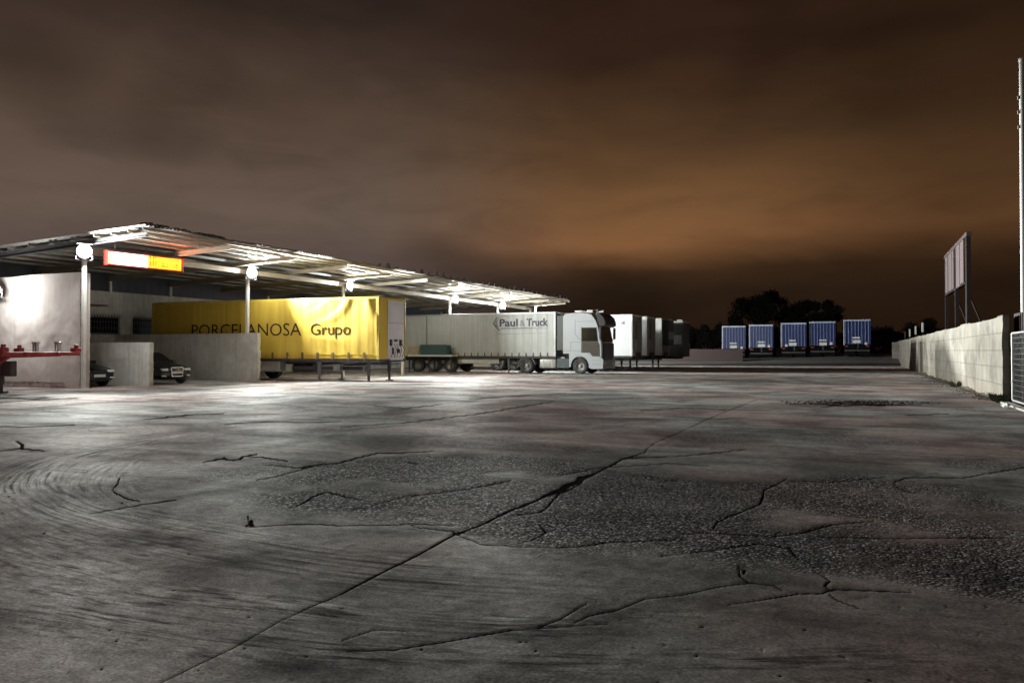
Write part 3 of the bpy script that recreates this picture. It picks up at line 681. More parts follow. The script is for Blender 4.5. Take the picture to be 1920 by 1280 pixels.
RIMD = mat('shaded_rim', (.07, .068, .065), .7, .2, .5)  # shade under the box trailers put into a darker rim colour
def semi_trailer(name, label, cat, front, rz, body, length=13.6, straps=0, reefer=False, disp=None, curt=True, group=None, legs=((3.5, 0.35),), top=4.0, bot=1.08, frontmat=None, sidebox=True, postmat=None, bogie=True):
    """local +x forward, origin on the ground under the middle of the front end, near side is -y"""
    t = empty(name, label, cat, (front[0], front[1], 0), rz, group); W = 1.275; L = length
    disp = disp or (lambda x, z: 0.0)
    nm = 'side_curtain' if curt else 'side_wall'
    for s in (-1, 1):
        m = MB()
        if s < 0: m.grid(150 if curt else 30, 44 if curt else 8, lambda u, v: (-L+.1+u*(L-.2), s*W + disp(-L+.1+u*(L-.2), bot+v*(top-.12-bot)), bot + v*(top-.12-bot)))
        else: m.grid(4, 2, lambda u, v: (-L+.1+u*(L-.2), s*W, bot+v*(top-.12-bot)))
        sc = m.build(nm, body, t, 0, True)
        if s < 0: side = sc
    MB().box(-L, 0, -W-.015, W+.015, top-.12, top-.02).box(-L+.02, -.02, -W+.06, W-.06, top-.02, top).build('roof', WSTEEL if not curt else (postmat or GREY), t, .015)
    fm = frontmat or WSTEEL
    fw = MB().box(-.06, -.003, -W+.12, W-.12, bot, top-.12)
    fw = fw.build('front_wall', fm, t)
    for s in (-1, 1): MB().box(-.14, .004, s*W-.035 if s > 0 else s*W-.02, s*W+.02 if s > 0 else s*W+.11, bot-.02, top-.1).build('corner_post', postmat or GREY, t, .01)
    MB().box(-L, -L+.05, -W, W, bot, top-.12).build('rear_door', fm, t)
    for s in (-1, 1): MB().box(-L-.01, -L+.1, s*W-.03, s*W+.03, bot-.02, top-.1).build('rear_post', postmat or GREY, t)
    ch = MB().box(-L+.2, -.4, -.55, -.42, .80, bot-.03).box(-L+.2, -.4, .42, .55, .80, bot-.03).box(-L, 0, -W-.012, -W+.05, bot-.14, bot-.001).box(-L, 0, W-.05, W+.012, bot-.14, bot-.001).box(-L, -.02, -W+.052, W-.052, bot-.06, bot-.004)
    for i in range(12): ch.box(-.6-i*1.12, -.52-i*1.12, -W+.06, W-.06, bot-.16, bot-.062)
    ch.build('chassis', DARK, t)
    for (lx, fr) in legs:
        for s in (-1, 1):
            y = s*(W-.30)
            MB().box(-lx-.07, -lx+.07, y-.07, y+.07, .42, bot-.145).box(-lx-.045, -lx+.045, y-.045, y+.045, .05, .42).box(-lx-.14, -lx+.14, y-.12, y+.12, 0, .05).build('landing_leg', DARK if lx < 2 else mat('leg_steel', (.20, .20, .20), .5, .3), t, .006)
    if bogie:
        for k in range(3):
            x = -9.05 - (1.31*(k-1)) 
            for s in (-1, 1): wheel(t, x, s*(W-.17), s, .50, .34, RIM if curt else RIMD)
            MB().cyl((x, -W+.1, .5), (x, W-.1, .5), .06).build('axle', DARK, t)
        for s in (-1, 1):
            MB().box(-11.0, -7.1, s*(W-.30)-.1, s*(W-.30)+.1, 1.015 if False else bot-.19, bot-.165).build('mudguard', BLACK, t)
    # side guard and boxes
    if sidebox:
        MB().box(-7.15+.0, -4.05, -W+.02, -W+.05, .62, .88).box(-7.15, -4.05, -W+.02, -W+.05, .92, .94).build('side_guard', WSTEEL, t, .008)
        MB().box(-6.0, -4.7, -W+.08, -W+.55, .40, .60).build('pallet_box', WSTEEL, t, .01)
    MB().box(-L+.02, -L+.1, -W+.1, W-.1, .42, .56).build('underrun_bar', GREY, t, .01)
    for s in (-1, 1): MB().box(-L-.03, -L+.02, s*.95-.2, s*.95+.2, .68, .84).build('tail_light', RED, t)
    if straps:
        base = None
        for i in range(straps):
            x = -.55 - i*(L-1.0)/(straps-1)
            if base is None:
                base = MB().box(-.03, .03, -.014, 0, -.30, .06).box(-.04, .04, -.026, -.014, -.16, -.08).build('strap', mat('strap_webbing', (.10, .065, .03), .8), t)
                base.location = (x, -W-.02, bot+.16)
            else:
                b2 = base.copy(); col.objects.link(b2); b2.parent = t; b2.location = (x, -W-.02, bot+.16)
    return t, side, fw

# ---- yellow curtainsider
YEL = bpy.data.materials.new('yellow_tarpaulin'); YEL.use_nodes = True
tt = NT(YEL.node_tree); p = YEL.node_tree.nodes['Principled BSDF']; oc = tt.new('ShaderNodeTexCoord').outputs['Object']
a1 = tt.noise(tt.mapping(oc, (5, 1, .25)), 1.0, 4, .6); a2 = tt.noise(oc, 1.3, 5, .6)
cc = tt.mix(tt.ramp(a1, [(.35, 0), (.7, 1)]), (0.42, 0.29, 0.035), (0.54, 0.39, 0.055)); cc = tt.mix(tt.m('MULTIPLY', tt.ramp(a2, [(.45, 0), (.8, 1)]), .5), cc, (0.42, 0.29, 0.05))
tt.put(p.inputs['Base Color'], cc); p.inputs['Roughness'].default_value = .62; p.inputs['Specular IOR Level'].default_value = .25
def ydisp(x, z):
    # upright pleats, and slack diagonal creases towards the front corner
    u = x + 13.6
    d = .005*math.sin(u*9.5) + .004*math.sin(u*23 + 2*math.sin(u)) + .014*(n1(u*1.6, z*.5)-.5)
    k_ = max(0, min(1, (x + 4.2)/3.6))
    s = z - (2.1 + (x+0.0)*-.12*0)
    w = z*2.0 - (x+4)*(z-2.1)*.62
    d += k_*(.030*math.sin(w*5.6+1.0) + .012*math.sin(w*11+x))*(0.4+0.6*min(1, abs(z-1.1)))
    return d - .02
yt, yside, yfw = semi_trailer('curtain_trailer', 'yellow curtain-sided lorry trailer with dark lettering, parked without a truck', 'trailer', (-20.22, 29.78), R(5), YEL, straps=0, disp=ydisp, legs=((3.45, 0), (.72, 0)),
    frontmat=mat('grey_white_panel', (.55, .55, .57), .5, 0, .35, (.25, .23, .22), 1.5), sidebox=False, postmat=mat('yellow_steel', (.55, .42, .05), .5, 0, .4))
INK = mat('brown_lettering', (.030, .019, .006), .9, 0, .1, (.02, .015, .01), spec=.1)
text_mesh('PORCELANOSA', .88, ydisp, INK, 'lettering', yside, -10.95, 2.20, -1.275, 6.68, -.002)
text_mesh('Grupo', .80, ydisp, INK, 'lettering', yside, -3.72, 2.22, -1.275, 2.2, -.002)
for i in range(15):
    x = -.75 - i*.86; o = MB().box(x-.06, x+.06, -1.335, -1.318, 1.06, 1.38).box(x-.03, x+.03, -1.345, -1.336, 1.02, 1.12).build('strap', mat('strap_webbing', (.10, .065, .03), .8), yt)
MB().box(-13.4, -.2, -1.325, -1.300, 1.13, 1.15).box(-13.4, -.2, -1.325, -1.300, 1.28, 1.30).build('curtain_hem', YEL, yside)
m = MB().box(.0, .006, -1.15, -.50, 1.09, 3.87); m.build('front_flap', YEL, yt)
m = MB().box(.001, .012, -.5, 1.14, 2.78, 2.82).box(.001, .02, -.52, -.49, 1.1, 3.87); m.build('front_rail', GREY, yt)
# air and electric couplings on the bulkhead
cpn = MB().box(.0, .05, -.30, .95, 1.02, 1.12).build('coupling_plate', mat('grey_white_panel', (.55, .55, .57)), yt)
for (y, z, a, b_) in ((-.2, 1.85, .16, .30), (.75, 1.85, .16, .30), (.28, 1.95, .22, .10), (.0, 1.45, .10, .3), (.55, 1.45, .22, .2)):
    MB().box(.002, .07, y-a/2, y+a/2, z-b_/2, z+b_/2).build('coupling', BLACK, yt, .01)
for y in (-.25, .05, .3, .6, .85): MB().tube([(.06, y, 1.8), (.16, y+.05, 1.5), (.08, y-.03, 1.15)], .013).build('air_hose', mat('hose_dark', (.06, .03, .035), .5), yt)
MB().box(-6.9, -5.55, -1.24, -.75, .44, .98).build('toolbox', mat('tool_box_steel', (.45, .46, .46), .4, .5, .3), yt, .02)
MB().lathe((-8.2, -.95, .52), [(.28, -.15), (.5, -.12), (.5, .12), (.28, .15), (.28, -.15)], 28).build('spare_wheel', TYRE, yt, 0, True)
RAILM = mat('dull_rail', (.20, .20, .20), .6, .3, .4)
MB().box(-3.2, -.9, -1.10, -1.06, .50, .54).box(-3.2, -.9, -1.10, -1.06, .72, .76).box(-.95, -.89, -1.11, -1.05, .5, .76).build('side_rail', RAILM, yt, .005)
MB().cyl((-5.2, -.55, .62), (-4.0, -.55, .62), .20, 16).cyl((-2.9, .35, .62), (-1.7, .35, .62), .17, 16).build('air_tank', DARK, yt, 0, True)
MB().box(-5.3, -3.9, -.1, .9, .42, .93).build('dark_fill_box', DARK, yt, .02)  # solid box added to deepen the dark under the trailer
MB().add([(-3.3, -1.0, .70), (-1.3, -1.0, .92), (-1.3, -1.0, .96), (-3.3, -1.0, .75), (-3.3, -.9, .70), (-1.3, -.9, .92), (-1.3, -.9, .96), (-3.3, -.9, .75)], [(0,1,2,3),(7,6,5,4),(0,4,5,1),(1,5,6,2),(2,6,7,3),(3,7,4,0)]).build('gooseneck_brace', RAILM, yt)

# ---- grey curtainsider behind the tractor
CUR = bpy.data.materials.new('grey_tarpaulin'); CUR.use_nodes = True
tt = NT(CUR.node_tree); p = CUR.node_tree.nodes['Principled BSDF']; oc = tt.new('ShaderNodeTexCoord').outputs['Object']
a1 = tt.noise(tt.mapping(oc, (7, 1, .3)), 1.0, 5, .65); a2 = tt.noise(oc, .9, 6, .65)
cc = tt.mix(tt.ramp(a1, [(.3, 0), (.75, 1)]), (0.48, 0.50, 0.485), (0.35, 0.37, 0.35)); cc = tt.mix(tt.m('MULTIPLY', tt.ramp(a2, [(.45, 0), (.8, 1)]), .5), cc, (0.30, 0.31, 0.28))
tt.put(p.inputs['Base Color'], cc); p.inputs['Roughness'].default_value = .5
def pdisp(x, z): return .007*math.sin(x*11) + .014*(n1((x+20)*2.2, z*.6)-.5) + .006*math.sin(x*31+math.sin(x*3)) - .012
pt, pside, pfw = semi_trailer('curtain_trailer', 'pale grey curtain-sided trailer with truck company lettering, coupled to the white truck', 'trailer', (-17.45, 45.3), 0, CUR, straps=26, disp=pdisp, legs=((3.45, 0),), bot=1.12,
    frontmat=mat('dull_green_front', (.10, .12, .115), .6), top=3.98)
INK2 = mat('grey_lettering', (.06, .06, .10), .6, 0, .2)
text_mesh('Paul', .68, pdisp, INK2, 'lettering', pside, -3.98, 3.08, -1.275, 1.32, .018)
text_mesh('&', .58, pdisp, mat('faint_grey_ink', (.22, .24, .30), .6), 'lettering', pside, -2.52, 3.08, -1.275, .38, 0)
text_mesh('Truck', .68, pdisp, INK2, 'lettering', pside, -2.02, 3.08, -1.275, 1.50, .018)
m = MB()
def stroke(m, pts, w):
    for (a, b) in zip(pts[:-1], pts[1:]):
        a = Vector(a); b = Vector(b); d = (b-a).normalized(); n = Vector((-d.y, d.x))*w/2
        q = [a+n-d*w*.3, b+n+d*w*.3, b-n+d*w*.3, a-n-d*w*.3]
        m.add([(v.x, -1.275+pdisp(v.x, v.y)-.010, v.y) for v in q] + [(v.x, -1.275+pdisp(v.x, v.y)-.006, v.y) for v in q], [(0,1,2,3),(7,6,5,4),(0,4,5,1),(1,5,6,2),(2,6,7,3),(3,7,4,0)])
stroke(m, [(-4.02, 3.68), (-4.16, 3.50), (-4.20, 3.30), (-4.15, 3.12), (-4.02, 2.96)], .035)
stroke(m, [(-4.42, 3.30), (-4.32, 3.48), (-4.18, 3.64)], .05); stroke(m, [(-4.44, 3.28), (-4.30, 3.10), (-4.05, 2.86), (-3.98, 2.80)], .07)
stroke(m, [(-4.32, 3.30), (-4.24, 3.42)], .04); stroke(m, [(-4.30, 3.24), (-4.18, 3.08)], .04)
stroke(m, [(-4.0, 3.62), (-3.7, 3.76), (-3.35, 3.72), (-3.2, 3.62)], .02)
stroke(m, [(-3.9, 2.94), (-.55, 2.97)], .03)
m.build('company_logo', INK2, pside)
m = MB(); stroke(m, [(-4.4, 2.50), (-4.0, 2.56), (-.50, 2.62)], .022)
for i in range(28): stroke(m, [(-3.9+i*.12, 2.895), (-3.83+i*.12, 2.898)], .03)
stroke(m, [(-4.45, 2.9), (-4.1, 2.62), (-3.6, 2.52)], .018)
m.build('underline', mat('faint_grey_ink', (.22, .24, .30), .6), pside)
stx = line_x(800, 44) + 17.45
MB().box(stx-.06, stx+.06, -1.305, -1.29, 1.15, 3.84).build('curtain_post_strap', mat('dull_strap', (.22, .22, .20), .7), pt)

# plainer box and reefer trailers nose-out behind the truck
WBOX = mat('white_box_panel', (.74, .76, .76), .4, 0, .15, (.4, .4, .38), 1.2, .05, 20)
def nose_details(t, fridge, shade):
    W = 1.275
    if fridge:
        MB().box(0, .45, -.95, .95, 1.9, 3.88).build('cooling_unit', BLACK, t, .05)
        MB().box(.451, .47, -.9, .9, 2.35, 2.95).build('cooling_grille', mat('grey_grille', (.30, .30, .30), .5, 0, .3), t)
        MB().box(.1, .35, -.5, .0, 3.885, 3.96).box(.1, .35, .3, .8, 3.885, 3.96).build('cooling_cap', WSTEEL, t, .01)
    else:
        MB().box(.0, .03, -.55, -.05, 2.3, 3.5).build('front_hatch', mat('brown_hatch', (.16, .12, .08), .6), t)
        m = MB()
        for y in (-.95, .15, .65, .98): m.box(.0, .025, y-.02, y+.02, 1.15, 3.85)
        m.box(.0, .025, -1.1, 1.1, 2.2, 2.24); m.build('front_ribs', GREY, t)
    MB().box(.0, .1, -.5, .5, .95, 1.35).build('coupling_panel', DARK, t)
GP = mat('shaded_grey_front', (.26, .26, .24), .6, 0, .5, (.10, .10, .09), 1.5)  # shading of the noses put into the grey; the sides are white
for i, (x, y, lab, fr) in enumerate([(-14.1, 51.25, 'white box trailer whose bright side shows right beside the truck cab', False),
        (-14.0, 54.8, 'narrow sliver of trailer with a shade-grey nose between the bright white box and the fridge trailer', False),
        (-13.75, 58.3, 'white fridge trailer with a black cooling unit on its nose', True)]):
    bm_, sd, fw = semi_trailer('box_trailer', lab, 'trailer', (x, y), 0, WBOX, curt=False, sidebox=False, group='trailers parked nose-out past the shed', legs=((2.6, 0),), frontmat=GP, postmat=WSTEEL, bot=1.12)
    nose_details(bm_, fr, GP)
    if i == 0: MB().box(-.78, -.62, -1.295, -1.28, 3.32, 3.50).build('small_badge', GREY, bm_)
bm_, sd, fw = semi_trailer('box_trailer', 'dark trailer with a dull grey band, last of the parked row by the hedge', 'trailer', (-12.9, 62.1), 0, mat('dark_tarp', (.03, .03, .032), .6, 0, .4, (.09, .09, .085)), curt=False, sidebox=False, group='trailers parked nose-out past the shed', legs=((2.6, 0),), frontmat=DARK, postmat=DARK, bot=1.12, top=3.9)
MB().box(-2.5, -.12, -1.30, -1.278, 2.0, 2.75).build('side_band', mat('dull_band', (.25, .25, .25), .6, 0, .3), bm_)
MB().box(-.5, -.1, -1.29, -1.0, 3.92, 4.02).build('marker_lamp', WSTEEL, bm_)
# ------------------------------------------------------------------ tractor unit
def tractor():
    tx = line_x(1088, 44.15)
    t = empty('truck', 'white high-roof truck with shade-darkened door and dark sun visor, pulling the grey lettered trailer', 'truck', (tx, 45.3, 0))
    CABM = mat('white_cab_paint', (.42, .455, .49), .3, 0, .18, (.35, .35, .35), 1.5, .03)
    DOORM = mat('shaded_brown_door', (.045, .040, .036), .35, 0, .3)  # shade and reflection on the door put into its dark colour
    W = 1.23
    side = [(-1.10, 1.32), (-1.10, 3.72), (-1.0, 3.86), (.25, 3.92), (.75, 3.80), (1.10, 3.45), (1.22, 3.05), (1.40, 2.2), (1.46, 1.95), (1.48, 1.10), (.78, 1.10), (.62, 1.30)]
    m = MB()
    def prof(y, k): return [(x + (0 if x < 1 else -k*.10), y, z - (k*.10 if z > 3.3 else 0)) for x, z in side]
    st = [(-W, 1), (-W+.10, .25), (-.7, 0), (.7, 0), (W-.10, .25), (W, 1)]
    vs = []; n = len(side)
    for y, k_ in st: vs += prof(y, k_)
    fs = [(a*n+i, a*n+(i+1) % n, (a+1)*n+(i+1) % n, (a+1)*n+i) for a in range(5) for i in range(n)] + [tuple(range(n)), tuple(range(5*n, 6*n))]
    m.add(vs, fs); m.build('cab', CABM, t, .03, True)
    # roof fairing and dark visor
    MB().prism([(1.12, 2.98), (1.30, 2.95), (1.62, 3.05), (1.66, 3.22), (1.55, 3.55), (1.28, 3.80), (.95, 3.88), (1.12, 3.5)], 'y', -1.14, 1.14).build('sun_visor', mat('dark_visor', (.010, .009, .014), .5), t, .02)
    MB().add([(1.262, -1.10, 2.98), (1.262, 1.10, 2.98), (1.452, 1.10, 2.02), (1.452, -1.10, 2.02), (1.22, -1.10, 2.98), (1.22, 1.10, 2.98), (1.40, 1.10, 2.02), (1.40, -1.10, 2.02)], [(0,1,2,3),(7,6,5,4),(0,4,5,1),(1,5,6,2),(2,6,7,3),(3,7,4,0)]).build('windscreen', GLASS, t)
    MB().box(1.47, 1.53, -1.05, 1.05, 1.0, 1.95).build('grille', BLACK, t, .02)
    m = MB()
    for i in range(6): m.box(1.531, 1.55, -1.0, 1.0, 1.06+i*.15, 1.10+i*.15)
    m.build('grille_bars', mat('grille_grey', (.06, .06, .07), .4), t)
    MB().box(1.10, 1.56, -W, W, .34, .95).build('bumper', mat('bumper_grey', (.16, .165, .17), .45, 0, .4), t, .05)
    for s in (-1, 1): MB().box(1.50, 1.575, s*.92-.22, s*.92+.22, .55, .80).build('headlight', mat('headlight_glass', (.45, .47, .48), .15), t, .02)
    for s in (-1, 1):
        yo = s*W; a, b = (yo-.012, yo+.004) if s < 0 else (yo-.004, yo+.012)
        door = MB().prism([(.16, 1.34), (.16, 2.04), (1.20, 2.04), (1.30, 1.85), (1.32, 1.12), (.84, 1.12), (.66, 1.34)], 'y', a, b).build('door', DOORM, t)
        a2, b2 = (yo-.02, yo-.013) if s < 0 else (yo+.013, yo+.02)
        MB().prism([(.14, 2.05), (.14, 2.92), (1.10, 2.92), (1.20, 2.05)], 'y', a2+.006 if s < 0 else a2-.006, b2+.003 if s < 0 else b2-.003).build('side_window', GLASS, t)
        MB().box(.10, .135, yo-.02 if s < 0 else yo, yo if s < 0 else yo+.02, 1.34, 2.95).build('door_pillar', BLACK, t)
        MB().box(.30, .48, yo-.04 if s < 0 else yo+.01, yo-.01 if s < 0 else yo+.04, 1.80, 1.85).build('door_handle', BLACK, t)
        m = MB(); m.tube([(1.22, yo, 3.02), (1.42, yo+s*.20, 2.98)], .02); m.tube([(1.30, yo, 2.15), (1.44, yo+s*.20, 2.20)], .02); m.build('mirror_arm', BLACK, t)
        MB().box(1.36, 1.50, yo+s*.20-.10, yo+s*.20+.10, 2.22, 2.95).build('wing_mirror', BLACK, t, .03)
        # sleeper side panel lines and locker
        m = MB()
        pts = [(-.30, 3.42), (-.32, 2.55), (-.12, 2.25), (.10, 2.15)]
        for (p0, p1) in zip(pts[:-1], pts[1:]): m.cyl((p0[0], yo, p0[1]), (p1[0], yo, p1[1]), .012, 6)
        m.box(-.20, .95, yo-.006, yo+.006, 3.30, 3.32).box(-.62, .06, yo-.006, yo+.006, 2.00, 2.02).box(-.62, -.60, yo-.006, yo+.006, 1.5, 2.0).box(-1.08, .12, yo-.006, yo+.006, 1.46, 1.48)
        m.build('panel_seam', mat('seam_grey', (.15, .16, .18), .5), t)
        # front wing arch
        arch = [(math.cos(a_)*.60, .50+math.sin(a_)*.62) for a_ in [R(k) for k in range(-8, 190, 12)]]
        outer = [(-.72, .42), (-.72, 1.25), (-.55, 1.34), (.45, 1.34), (.80, 1.12), (1.45, 1.02), (1.55, .9), (1.52, .34), (.78, .34)]
        MB().prism(arch + outer, 'y', yo-.03 if s < 0 else yo-.20, yo+.20 if s < 0 else yo+.03).build('front_wing', CABM if True else None, t)
        m = MB().box(.80, 1.4, yo-.05 if s < 0 else yo-.02, yo+.02 if s < 0 else yo+.05, .62, .66).box(.80, 1.4, yo-.05 if s < 0 else yo-.02, yo+.02 if s < 0 else yo+.05, .86, .89); m.build('step', GREY, t)
        wheel(t, 0, s*1.05, s, .50, .32, RIM); wheel(t, -3.67, s*1.02, s, .50, .55, RIM)
        # drive axle mudguard
        m = MB(); pa_ = [R(k) for k in range(10, 171, 10)]
        for q0, q1 in zip(pa_[:-1], pa_[1:]):
            m.add([(-3.67+.57*math.cos(q0), s*1.22, .5+.57*math.sin(q0)), (-3.67+.57*math.cos(q1), s*1.22, .5+.57*math.sin(q1)), (-3.67+.57*math.cos(q1), s*.72, .5+.57*math.sin(q1)), (-3.67+.57*math.cos(q0), s*.72, .5+.57*math.sin(q0)),
                   (-3.67+.59*math.cos(q0), s*1.22, .5+.59*math.sin(q0)), (-3.67+.59*math.cos(q1), s*1.22, .5+.59*math.sin(q1)), (-3.67+.59*math.cos(q1), s*.72, .5+.59*math.sin(q1)), (-3.67+.59*math.cos(q0), s*.72, .5+.59*math.sin(q0))],
                  [(0,1,2,3),(7,6,5,4),(0,4,5,1),(1,5,6,2),(2,6,7,3),(3,7,4,0)])
        m.build('mudguard', GREY, t)
        MB().box(-2.78, -1.62, s*.78-.0 if s > 0 else -1.2, 1.2 if s > 0 else -.78, .34, .96).build('fuel_tank', mat('tank_alloy', (.42, .42, .40), .35, .3, .25), t, .09, True, 4)
        for xx in (-2.5, -1.9): MB().box(xx-.03, xx+.03, 1.19 if s > 0 else -1.215, 1.215 if s > 0 else -1.19, .36, .95).build('tank_band', GREY, t)
        MB().box(-1.58, -.76, .78 if s > 0 else -1.18, 1.18 if s > 0 else -.78, .36, .98).build('battery_box', mat('dark_teal_box', (.06, .085, .09), .5), t, .03)
    MB().box(-4.6, 1.2, -.48, -.36, .62, .90).box(-4.6, 1.2, .36, .48, .62, .90).box(-4.55, -3.0, -.5, .5, .905, .98).build('chassis', DARK, t)
    MB().box(-2.3, -1.1, -1.0, 1.0, 1.00, 1.05).build('catwalk', WSTEEL, t)
    MB().box(-1.35, -1.11, -1.0, 1.0, 1.4, 3.3).build('rear_cabinet', BLACK, t)
    for s in (-1, 1):
        MB().box(-1.75, -1.12, s*1.2-.015, s*1.2+.015, 1.5, 3.7).build('side_fairing', mat('dark_fairing', (.05, .06, .065), .4), t)
    MB().box(-.45, .05, -.95, -.35, 3.93, 4.02).box(-.45, .05, .35, .95, 3.93, 4.02).build('roof_lamp_bar', WSTEEL, t, .02)
    MB().box(.35, .75, -.9, -.2, 3.86, 4.05).build('roof_hatch', WSTEEL, t, .04)
    for s in (-1, 1): MB().cyl((.5, s*.55, 3.95), (1.0, s*.55, 4.0), .05, 12, .09).build('air_horn', GREY, t)
tractor()

# ------------------------------------------------------------------ stored goods by the rear of the grey trailer
tb = empty('work_platform', 'low steel trestle platform standing against the rear of the grey trailer', 'platform', (-27.5, 43.45, 0))
xa, xb = line_x(770, 43.4)+27.5, line_x(853, 43.4)+27.5
MB().box(xa, xb, -.45, .35, 1.08, 1.20).build('platform_top', WSTEEL, tb, .01)
for x in (xa+.1, (xa+xb)/2-.05, xb-.1):
    for y in (-.38, .28): MB().box(x-.03, x+.03, y-.03, y+.03, 0, 1.08).build('leg', DARK, tb)
x0, x1 = line_x(793, 43.3), line_x(842, 43.3)
b = MB().box(x0, x1, 42.95, 42.99, 1.2, 1.86).box(x0, x1, 43.51, 43.55, 1.2, 1.86).box(x0, x0+.04, 42.99, 43.51, 1.2, 1.86).box(x1-.04, x1, 42.99, 43.51, 1.2, 1.86).box(x0+.04, x1-.04, 42.99, 43.51, 1.2, 1.24).box(x0-.02, x1+.02, 42.93, 42.949, 1.80, 1.88)
o = b.build('storage_bin', mat('teal_paint', (.025, .075, .075), .5, 0, .4), None, .006); tag(o, 'dark teal steel bin standing on the platform beside the yellow trailer', 'bin')
tim = MB()
for r_ in range(5):
    for q in range(3):
        xo = line_x(769, 43.3) + random.uniform(0, .06); tim.box(xo, line_x(792, 43.3)-.05-random.uniform(0, .08), 42.95+q*.19, 43.11+q*.19, 1.205+r_*.115, 1.205+r_*.115+.09)
o = tim.build('timber_stack', mat('pale_timber', (.48, .36, .20), .8, 0, .6, (.16, .10, .05), 5)); tag(o, 'short stack of pale brown timber next to the dark teal bin', 'timber stack')
bx, by = ground_px(755, 703.5)
t = empty('bollard', 'single white round bollard between the yellow and the grey trailer', 'bollard', (bx, by, 0))
MB().cyl((0, 0, 0), (0, 0, 1.12), .09, 20).build('post', WSTEEL, t, 0, True); MB().cyl((0, 0, 1.12), (0, 0, 1.16), .09, 20, .05).build('cap', WSTEEL, t)

# ------------------------------------------------------------------ cars nosing out of the bays
def car(label, x, y, rz, paint, chrome_grille, L=4.5):
    t = empty('parked_car', label, 'car', (x, y, 0), rz, 'dark cars parked in the shed bays')
    # stations along x: (x, half width at belt, belt z, roof z, roof half width, bottom z)
    S = [(0.0, .66, .60, .61, .55, .28), (-.10, .78, .68, .70, .66, .20), (-.45, .86, .78, .81, .72, .18), (-1.0, .89, .87, .91, .72, .18), (-1.22, .895, .90, .97, .68, .18), (-2.0, .90, .93, 1.38, .58, .18), (-2.6, .90, .94, 1.43, .58, .18), (-3.3, .89, .95, 1.36, .56, .18), (-4.0, .87, .95, 1.02, .62, .2), (-4.38, .82, .90, .95, .62, .25), (-4.5, .70, .70, .72, .55, .32)]
    m = MB(); vs = []
    for (sx, w, bz, rz_, rw, bo) in S:
        half = [(0, bo), (w*.8, bo), (w*.98, bo+.12), (w, (bo+bz)/2+.05), (w*.97, bz), (rw, rz_-.03), (rw*.6, rz_), (0, rz_+.01)]
        ring = half + [(-a, b_) for a, b_ in half[-2:0:-1]]
        vs += [(sx, a, b_) for a, b_ in ring]
    n = 14; k_ = len(S)
    fs = [(a*n+i, a*n+(i+1) % n, (a+1)*n+(i+1) % n, (a+1)*n+i) for a in range(k_-1) for i in range(n)] + [tuple(range(n)), tuple(range((k_-1)*n, k_*n))]
    m.add(vs, fs); b = m.build('body', paint, t, 0, True)
    md = b.modifiers.new('s', 'SUBSURF'); md.levels = 2; md.render_levels = 2
    def pane(nm, q, th=.006):
        a = [Vector(v) for v in q]; nn = (a[1]-a[0]).cross(a[3]-a[0]).normalized()*th
        MB().add([v+nn for v in a] + [v-nn for v in a], [(0,1,2,3),(7,6,5,4),(0,4,5,1),(1,5,6,2),(2,6,7,3),(3,7,4,0)]).build(nm, GLASS, t)
    pane('windscreen', [(-1.27, -.60, 1.0), (-1.27, .60, 1.0), (-1.93, .50, 1.375), (-1.93, -.50, 1.375)], .012)
    for s in (-1, 1):
        pane('side_window', [(-1.45, s*.80, .99), (-2.5, s*.82, 1.0), (-2.45, s*.66, 1.34), (-2.0, s*.66, 1.33)], .02)
        MB().box(-.16, .005, s*.56-.15, s*.56+.15, .585, .685).build('headlight', mat('car_headlight', (.75, .78, .8), .12, 0, .05), t, .03)
        MB().box(-.15, .01, s*.60-.10, s*.60+.10, .34, .40).build('fog_light', mat('car_headlight', (.75, .78, .8)), t, .02)
        for wx in (-.82, -3.5): wheel(t, wx, s*.80, s, .31, .2)
        MB().box(-1.62, -1.48, s*.96-.09, s*.96+.09, .93, 1.05).build('wing_mirror', paint, t, .03)
    if chrome_grille:
        CH = mat('chrome', (.75, .76, .78), .2, .9, .1)
        m = MB().box(.0, .045, -.30, .30, .72, .745).box(.0, .045, -.27, .27, .335, .355)
        for s in (-1, 1): m.add([(.0, s*.30, .72), (.045, s*.30, .72), (.045, s*.27, .35), (.0, s*.27, .35), (.0, s*.275, .72), (.045, s*.275, .72), (.045, s*.245, .35), (.0, s*.245, .35)], [(0,1,2,3),(7,6,5,4),(0,4,5,1),(1,5,6,2),(2,6,7,3),(3,7,4,0)])
        m.build('grille', CH, t)
        MB().box(.0, .02, -.26, .26, .36, .715).build('grille_mesh', BLACK, t)
        m = MB()
        for c_ in (-.105, -.035, .035, .105):
            for k_ in range(14):
                a0, a1_ = 2*math.pi*k_/14, 2*math.pi*(k_+1)/14; m.cyl((.05, c_+.045*math.cos(a0), .64+.045*math.sin(a0)), (.05, c_+.045*math.cos(a1_), .64+.045*math.sin(a1_)), .006, 5)
        m.build('emblem', CH, t)
        MB().box(.045, .06, -.25, .25, .46, .565).build('number_plate', mat('plate_white', (.75, .75, .72), .5, 0, .1), t)
    else:
        MB().box(.0, .03, -.30, .30, .58, .66).build('grille', BLACK, t)
        MB().box(.02, .04, -.26, .26, .40, .51).build('number_plate', mat('plate_white', (.75, .75, .72), .5), t)
PAINT = mat('black_car_paint', (.008, .009, .011), .22, 0, .12, (.02, .02, .02))
car('dark hatchback with a white number plate, nose just showing beside the gable wall', line_x(204, 20.0)-.55, 20.0, R(3), PAINT, False)
car('black saloon with a tall bright-framed grille and ring emblem, parked between two bay walls', line_x(352, 23.3)-.6, 23.25, R(-4), PAINT, True)

